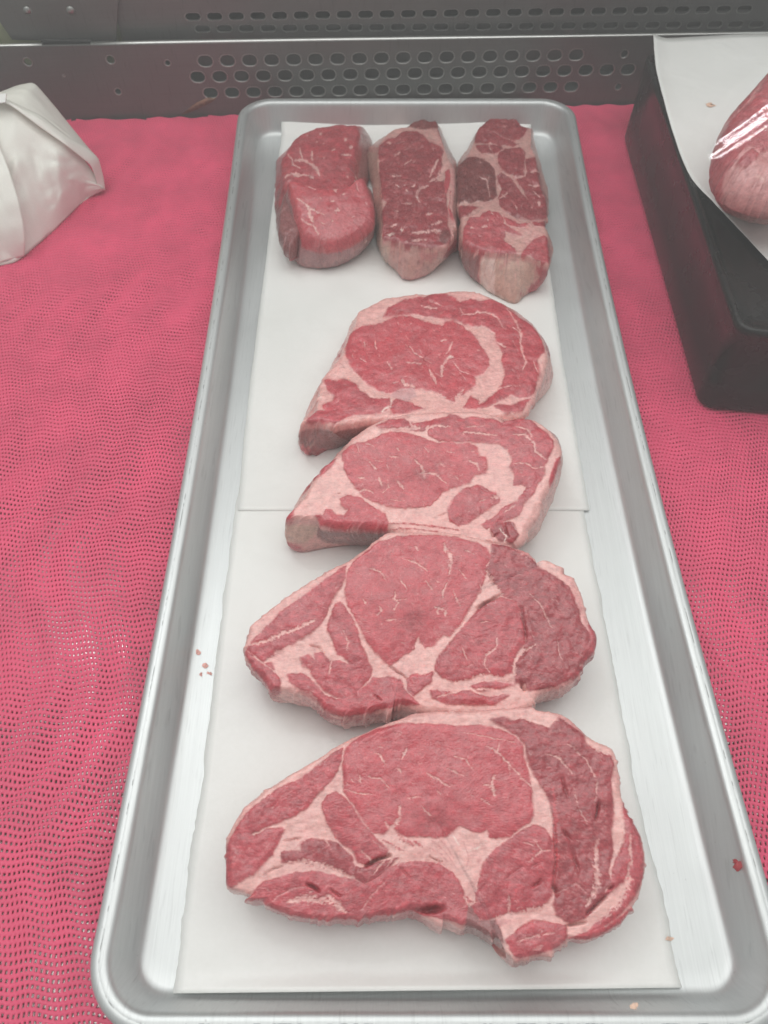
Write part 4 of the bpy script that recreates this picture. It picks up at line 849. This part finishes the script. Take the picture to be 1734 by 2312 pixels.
steak('sirloin_steak', 'red steak with a broad tan slab of fat on its near end', Tz,
 [(200,1205),(240,1190),(300,1170),(380,1120),(450,1080),(520,1085),(620,1110),(720,1150),(800,1200),(860,1240),(960,1245),(1060,1240),(1115,1290),(1142,1340),(1150,1420),(1152,1520),(1162,1640),(1155,1715),(1090,1705),(1000,1660),(860,1600),(700,1590),(570,1590),(430,1568),(300,1520),(225,1480),(203,1400)],
 (700,1380), 0.032, 0.030, 0.027,
 [([(222,1420),(225,1330),(290,1220),(400,1210),(430,1160),(500,1140),(600,1170),(650,1210),(660,1280),(730,1320),(860,1400),(780,1380),(670,1340),(680,1400),(650,1440),(690,1480),(780,1530),(800,1585),(700,1590),(560,1580),(430,1566),(395,1700),(375,1800),(410,1960),(330,1900),(260,1790),(170,1670),(205,1540)],'m',3.0,0.6),
  ([(200,1520),(230,1520),(300,1560),(400,1600),(390,1760),(370,1860),(410,1980),(330,1930),(240,1800),(160,1680)],'G',6.0,1.3),
  ([(660,1200),(730,1230),(840,1280),(940,1275),(890,1320),(800,1310),(700,1290)],'m',3.0),
  ([(910,1520),(980,1450),(1100,1420),(1145,1440),(1162,1550),(1168,1690),(1090,1700),(1000,1650),(930,1610),(860,1600)],'m',3.0),
  ([(970,1260),(1060,1250),(1110,1300),(1000,1305)],'d'),
  ([(1000,1680),(1010,1780),(1060,1850),(1000,1920),(940,1970),(920,2055),(1030,2010),(1100,1910),(1150,1790),(1080,1770),(1030,1730)],'m',5.0,1.2),
  ([(425,1590),(570,1605),(860,1615),(960,1670),(1000,1800),(980,1900),(920,1980),(880,2080),(820,2180),(600,2120),(420,1990),(400,1850)],'t'),
  ([(425,1592),(560,1602),(555,1800),(560,2050),(470,2020),(405,1900)],'w'),
  ([(830,2030),(882,2038),(872,2072)],'m')],
 [([(480,1240),(492,1252)],24),([(300,1335),(340,1330)],20),([(430,1320),(475,1312)],26),([(520,1150),(545,1190)],12),([(370,1550),(385,1560)],26),([(340,1620),(350,1640)],18),([(860,1245),(960,1255),(1060,1250),(1120,1300)],12),([(210,1560),(197,1650)],18,'w'),([(600,1760),(700,1680),(820,1690)],30,'p'),([(650,1900),(700,1800)],16,'f'),([(760,1950),(800,1780)],14,'f')],
 [],
 base=[(188,1560),(180,1665),(240,1730),(290,1850),(350,1920),(410,1960),(480,2030),(600,2095),(700,2145),(780,2168),(832,2150),(865,2110),(925,2062),(1005,2010),(1085,1910),(1145,1800),(1172,1700),(1172,1560),(1160,1420),(1100,1300),(800,1240),(480,1150),(230,1240)],
 n=460, m=85, group=GR, seed=89, dim=0.86, fatcol='q', round_r=0.003, warp=1.2, soft=1.5, lgrow=0.8, ragged=1.0)

# ------------------------------------------------------------------ black riser with paper and a roast at the right
RH = 0.068
Fb = at(1575, 927, MATZ); Bb = at(1403, 308, MATZ); Fr = at(1734, 941, MATZ)
fx = (Fr-Fb).normalized(); corners = [Fb, Fb+fx*0.27, Bb+fx*0.27, Bb]
def round_quad(cs, inset, R, z, na=7):
    cs = [Vector((c.x, c.y)) for c in cs]; n = len(cs); ctr = sum(cs, Vector((0, 0)))/n; pts = []
    lines = []
    for i in range(n):
        a, b = cs[i], cs[(i+1) % n]; d = (b-a).normalized(); nrm = Vector((-d.y, d.x))
        if nrm.dot(ctr-a) < 0: nrm = -nrm
        lines.append((a+nrm*inset, d))
    def meet(l1, l2):
        (p, d), (q, e) = l1, l2; den = d.x*e.y-d.y*e.x; t = ((q.x-p.x)*e.y-(q.y-p.y)*e.x)/den; return p+d*t
    q = [meet(lines[i-1], lines[i]) for i in range(n)]
    r = max(R-inset, 0.002)
    for i in range(n):
        p = q[i]; d0 = (q[i-1]-p).normalized(); d1 = (q[(i+1) % n]-p).normalized()
        for k in range(na+1):
            t = k/na; pts.append((p+d0*r*(1-t)**2+d1*r*t**2))
    return np.array([(v.x, v.y, z) for v in pts])
rprof = [(0.004, MATZ+0.0004), (0.001, MATZ+0.002), (0.0, MATZ+0.005), (0.0, RH*0.33), (0.0003, RH*0.34), (0.0003, RH*0.66), (0.0006, RH-0.006), (0.0, RH-0.0052), (0.0, RH-0.0015), (0.0006, RH-0.0004), (0.0016, RH), (0.0030, RH), (0.0042, RH-0.0006), (0.005, RH-0.0018), (0.012, RH-0.0020)]
R_ = [round_quad(corners, d, 0.012, z) for d, z in rprof]; k_ = len(R_[0]); i = np.arange(k_)
V = np.concatenate(R_+[R_[-1].mean(0)[None]])
Fq = np.concatenate([np.stack([a*k_+i, a*k_+(i+1) % k_, (a+1)*k_+(i+1) % k_, (a+1)*k_+i], 1) for a in range(len(R_)-1)])
a = (len(R_)-1)*k_
riser = mesh_np('plastic_riser', V, [Fq, np.stack([a+i, a+(i+1) % k_, np.full(k_, len(V)-1)], 1)], M['black'])
tag(riser, 'glossy black plastic block standing on the pink liner right of the tray', 'display riser')
board = sheet('paper_sheet', [(1471, 89), (1477, 165), (1500, 250), (1530, 340), (1563, 408), (1620, 468), (1734, 590), (1800, 662)], [(1900, 70), (1905, 160), (1910, 250), (1920, 340), (1925, 410), (1930, 470), (1935, 600), (1940, 700)], RH+0.0006, M['paper'], rows=60, cols=40, jag=0.0004, seed=12,
             zfun=lambda x, y, u, v: 0.004*np.clip(1-u/0.10, 0, 1)**2*sstep(v, 0.5, 0.0))
tag(board, 'white paper sheet on top of the black block, under the roast', 'paper')
Rz = (1380, 60, 354/851)
steak('roast', 'large pinkish roast on white paper on the black block, cut off by the right edge', Rz,
 [(1000,100),(900,150),(836,205),(760,280),(690,350),(645,430),(615,520),(600,600),(605,680),(650,760),(760,830),(1000,880),(1250,800),(1330,500),(1200,200)],
 (950,520), RH+0.062, RH+0.050, 0.06,
 [([(0,0),(2000,0),(2000,500),(900,640),(800,690),(740,720),(640,750),(500,740),(0,700)],'m',3.0,-0.7),
  ([(0,700),(500,740),(640,750),(700,690),(760,660),(840,690),(900,640),(2000,500),(2000,1300),(0,1300)],'p',0),
  ([(690,720),(760,670),(800,690),(740,740)],'m'),([(560,700),(640,690),(650,770),(580,790)],'m')],
 [([(640,450),(760,380),(851,260)],22,'p'),([(700,330),(800,300)],14,'p'),([(600,620),(700,520),(800,470)],12,'l'),([(760,840),(800,870)],8,'m'),([(800,780),(850,800)],10,'f')],
 [([(690,830),(740,870),(830,900)],12,0.002)],
 base=[(620,600),(575,650),(550,730),(556,815),(592,880),(660,912),(740,942),(851,976),(1000,1010),(1250,960),(1380,700),(1300,420),(1050,300),(800,360),(690,470)],
 n=420, m=80, seed=97, dim=0.80, round_r=0.02, cat='roast', zb=RH+0.0016, rough=1.6, ragged=1.0, warp=3.0)

# clear film added in place of the case glass, and the tubes it mirrors
roast = bpy.data.objects['roast']
mf = bpy.data.materials.new('clear_glare_film'); mf.use_nodes = True; nt = mf.node_tree; nt.nodes.remove(nt.nodes['Principled BSDF'])
tb = nt.nodes.new('ShaderNodeBsdfTransparent'); gb = nt.nodes.new('ShaderNodeBsdfGlossy'); gb.inputs['Roughness'].default_value = 0.0
fr = nt.nodes.new('ShaderNodeFresnel'); fr.inputs['IOR'].default_value = 1.22; mx = nt.nodes.new('ShaderNodeMixShader')
nz = nt.nodes.new('ShaderNodeTexNoise'); nz.inputs['Scale'].default_value = 30; tcn = nt.nodes.new('ShaderNodeTexCoord'); nt.links.new(tcn.outputs['Object'], nz.inputs['Vector'])
bn = nt.nodes.new('ShaderNodeBump'); bn.inputs['Strength'].default_value = 0.05; bn.inputs['Distance'].default_value = 0.001; nt.links.new(nz.outputs[0], bn.inputs['Height']); 
nt.links.new(fr.outputs[0], mx.inputs[0]); nt.links.new(tb.outputs[0], mx.inputs[1]); nt.links.new(gb.outputs[0], mx.inputs[2]); nt.links.new(mx.outputs[0], nt.nodes['Material Output'].inputs['Surface'])
FP = at(1640, 290, RH+0.068); FN = Vector((-0.50, -0.33, 0.80)).normalized()
def on_film(px, py):
    d = Vector(rays([(px, py)])[0]).normalized(); c = Vector((0, 0, CAM_Z)); return c+d*((FP-c).dot(FN)/d.dot(FN))
fpoly = [on_film(*p) for p in ((1560, 420), (1556, 400), (1570, 330), (1600, 255), (1660, 190), (1740, 125), (1830, 60), (1900, 60), (1900, 420), (1800, 470), (1650, 440))]
bm = bmesh.new(); bm.faces.new([bm.verts.new(p) for p in fpoly])
film = mesh_bm('added_glare_film', bm, mf, roast)
mt_ = bpy.data.materials.new('tube_light'); mt_.use_nodes = True; em = mt_.node_tree.nodes['Principled BSDF']
em.inputs['Emission Color'].default_value = (0.95, 0.97, 1.0, 1); em.inputs['Emission Strength'].default_value = 110.0
fixture = tag(empty('ceiling_tube_light', (0.3, 0.3, 1.5)), 'slim white ceiling tubes of the store, mirrored as streaks in the film added over the roast', 'lamp')
bpy.context.view_layer.update()
for (a, b, rad) in (((1617, 326), (1850, 152), 0.0026), ((1634, 327), (1850, 172), 0.0044), ((1598, 358), (1850, 187), 0.0036), ((1617, 358), (1850, 212), 0.0026)):  # tube ends placed so the added film mirrors them as streaks
    ends = []
    for p in (a, b):
        d = Vector(rays([p])[0]).normalized(); q = Vector((0, 0, CAM_Z))+d*2.4; ends.append(q-FN*2*(q-FP).dot(FN))
    ax = ends[1]-ends[0]; bm = bmesh.new(); bmesh.ops.create_cone(bm, cap_ends=True, segments=12, radius1=rad, radius2=rad, depth=ax.length)
    mw = ax.to_track_quat('Z', 'Y').to_matrix().to_4x4()
    for v in bm.verts: v.co = mw @ v.co + (ends[0]+ends[1])/2
    mesh_bm('tube', bm, mt_, fixture).matrix_parent_inverse = fixture.matrix_world.inverted()

# ------------------------------------------------------------------ folded paper parcel at the left
par = tag(empty('paper_parcel', at(60, 520, MATZ)), 'folded white butcher paper parcel on the liner, cut off by the left edge', 'parcel')
bpy.context.view_layer.update()
def curve3(pts, n):
    p = [Vector(q) for q in pts]; L = [0]
    for a, b in zip(p, p[1:]): L.append(L[-1]+(b-a).length)
    out = []
    for k in range(n):
        s = L[-1]*k/(n-1)
        j = max(0, min(len(p)-2, next((i for i in range(len(p)-1) if L[i+1] >= s-1e-9), len(p)-2)))
        t = (s-L[j])/max(L[j+1]-L[j], 1e-9); m1 = (p[min(j+2, len(p)-1)]-p[j])*0.5 if True else None
        out.append(p[j].lerp(p[j+1], t))
    a = np.array(out)
    for _ in range(2): a[1:-1] = 0.25*a[:-2]+0.5*a[1:-1]+0.25*a[2:]
    return a
def ruled(name, top, bot, bulge, seed, nu=60, nv=40, wr=0.0016, dirv=(0, -0.6, 0.8), crease=()):
    a = curve3(top, nu); b = curve3(bot, nu)
    v = np.linspace(0, 1, nv)[None, :, None]; P = a[:, None]*(1-v)+b[:, None]*v
    U, Vv = np.meshgrid(np.linspace(0, 1, nu), np.linspace(0, 1, nv), indexing='ij')
    d = np.array(dirv); h = bulge*np.sin(np.pi*Vv)*(0.4+0.6*np.sin(np.pi*np.clip(U*0.9+0.05, 0, 1)))
    h = h+wr*(np.abs(fbm(U*5+Vv*3, Vv*2.2-U*2, seed, 2))*2-0.6)*np.sin(np.pi*np.clip(Vv, 0.0, 1))*1.3
    for (u0, v0, u1, v1, w, amp) in crease:
        dd, _ = seg_dist(U, Vv, (u0, v0), (u1, v1)); h = h+amp*np.clip(1-dd/w, 0, 1)
    P = P+h[..., None]*d
    i, j = np.meshgrid(np.arange(nu-1), np.arange(nv-1), indexing='ij'); q = (i*nv+j).ravel()
    o = mesh_np(name, P.reshape(-1, 3), np.stack([q, q+1, q+nv+1, q+nv], 1), M['wrap'], par)
    o.matrix_parent_inverse = par.matrix_world.inverted()
    m = o.modifiers.new('thickness', 'SOLIDIFY'); m.thickness = 0.0004; m.offset = -1
    return o
d_ = at_depth
Rm = d_(-90, 190, 0.565); R0 = d_(30, 232, 0.553); R1 = d_(150, 322, 0.545); T2 = d_(222, 368, 0.553); T3 = d_(236, 428, 0.548)
gz = MATZ+0.0006
ruled('front_fold', [Rm, R0, R1, d_(195, 365, 0.549), T3], [at(-70, 600, gz), at(0, 600, gz), at(35, 592, gz), at(55, 578, gz), at(122, 521, gz), at(192, 450, gz), T3], 0.008, 3, crease=((0.62, 0.2, 0.70, 0.9, 0.06, 0.003), (0.45, 0.3, 0.56, 0.75, 0.05, -0.002), (0.75, 0.55, 0.85, 0.95, 0.06, -0.003), (0.35, 0.4, 0.5, 0.95, 0.05, 0.002)))
ruled('ridge_fold', [d_(-90, 182, 0.563), d_(12, 222, 0.556), d_(95, 262, 0.552), d_(150, 306, 0.550), d_(200, 335, 0.556), d_(223, 357, 0.556), d_(234, 400, 0.553), d_(238, 430, 0.549)],
      [d_(-90, 196, 0.556), d_(25, 238, 0.546), d_(90, 287, 0.541), d_(150, 328, 0.539), d_(190, 360, 0.543), d_(206, 372, 0.545), d_(216, 400, 0.545), d_(222, 432, 0.545)], 0.003, 5, nv=14, wr=0.0006)
ruled('back_flap', [d_(-90, 240, 0.612), d_(0, 208, 0.606), d_(40, 192, 0.602), d_(77, 185, 0.600), d_(120, 235, 0.594), d_(165, 291, 0.583), d_(202, 336, 0.570), d_(224, 360, 0.558)],
      [d_(-90, 250, 0.57), d_(-40, 235, 0.563), d_(0, 226, 0.558), d_(25, 232, 0.556), d_(90, 272, 0.553), d_(140, 308, 0.551), d_(190, 340, 0.553), d_(222, 362, 0.555)], 0.003, 9, wr=0.0008)
ruled('side_flap', [d_(-40, 250, 0.545), d_(0, 333, 0.516), d_(21, 386, 0.500), d_(42, 452, 0.486), d_(54, 508, 0.477), d_(57, 545, 0.472), at(55, 579, gz+0.001)],
      [d_(-160, 320, 0.53), d_(-150, 400, 0.505), d_(-140, 470, 0.485), d_(-130, 540, 0.465), d_(-120, 575, 0.460), at(-100, 605, gz), at(-80, 618, gz)], 0.004, 13, wr=0.002)
bm = bmesh.new(); vs = [bm.verts.new(p) for p in (d_(-30, 214, 0.549), d_(15, 212, 0.548), d_(13, 232, 0.543), d_(-30, 236, 0.543))]; bm.faces.new(vs)
o = mesh_bm('tape_tab', bm, M['paper'], par); o.matrix_parent_inverse = par.matrix_world.inverted()
m_ = o.modifiers.new('thickness', 'SOLIDIFY'); m_.thickness = 0.0006

# ------------------------------------------------------------------ small scraps and stains
for q, (x, y, r, mt, nm, z) in enumerate(((446, 1475, 0.0016, 'blood', 'juice_stain', 0.0003), (463, 1503, 0.0014, 'blood', 'juice_stain', 0.0003), (454, 1523, 0.0009, 'blood', 'juice_stain', 0.0003), (474, 1520, 0.0011, 'blood', 'juice_stain', 0.0003),
                                  (1432, 2270, 0.0013, 'orange', 'grease_stain', RIM-0.0003))):
    blob(nm, x, y, r, M[mt], z, tray, q, h=0.0001)
blob('grease_stain', 1511, 2119, 0.0011, M['orange'], 0.0017, near_sheet, 11, 1.3, 0.7, 0.0001)
blob('grease_stain', 1607, 236, 0.0026, M['orange'], RH+0.0018, board, 14, 1.2, 0.8, 0.0001)
tag(blob('meat_scrap', 1662, 1948, 0.0023, M['meat'], 0.0205, None, 17, 1, 1.1, 0.0016), 'tiny red scrap of meat stuck on the tray wall at lower right', 'scrap')
me = bpy.data.objects['meat_scrap'].data; me.attributes.new('albedo', 'FLOAT_COLOR', 'POINT').data.foreach_set('color', np.tile(np.array([0.40, 0.04, 0.05, 1], np.float32), len(me.vertices)))
a = at(402, 256, MATZ+0.001); b = Vector((0, 0, 0)); s_, z_ = panel_xy(486, 216); b = B0+ALONG*s_-BACK*0.003+Vector((0, 0, z_))
bm = bmesh.new(); prev = None; nrm = Vector((0.5, 0.2, 1)).normalized()
for k in range(11):
    t = k/10; c = a.lerp(b, t)+Vector((0, 0, 0.002*math.sin(math.pi*t))); w = 0.0042*math.sin(math.pi*min(0.12+t*0.86, 1))**0.8
    sd = Vector((-0.3, 0.6, 0.75)).normalized()*w
    ring = [bm.verts.new(c+sd), bm.verts.new(c+nrm*0.0012), bm.verts.new(c-sd), bm.verts.new(c-nrm*0.0004)]
    if prev:
        for q in range(4): bm.faces.new((prev[q], prev[(q+1) % 4], ring[(q+1) % 4], ring[q]))
    else: bm.faces.new(ring)
    prev = ring
bm.faces.new(prev)
tag(mesh_bm('dry_scrap', bm, M['brown'], None, True), 'brown dried sliver leaning on the back panel, left of the tray', 'scrap')

# ------------------------------------------------------------------ haze box added to stand in for the veil of the case glass
bm = bmesh.new(); bmesh.ops.create_cube(bm, size=1.0)
bmesh.ops.scale(bm, vec=(5.0, 5.0, 1.55), verts=bm.verts); bmesh.ops.translate(bm, vec=(0.1, 0.3, -0.25), verts=bm.verts)
mh = bpy.data.materials.new('veil_haze'); mh.use_nodes = True; nt = mh.node_tree
nt.nodes.remove(nt.nodes['Principled BSDF'])
pv = nt.nodes.new('ShaderNodeVolumePrincipled'); pv.inputs['Color'].default_value = (0.95, 0.95, 0.95, 1); pv.inputs['Density'].default_value = 0.25
nt.links.new(pv.outputs[0], nt.nodes['Material Output'].inputs['Volume'])
tag(mesh_bm('haze', bm, mh), kind='stuff')
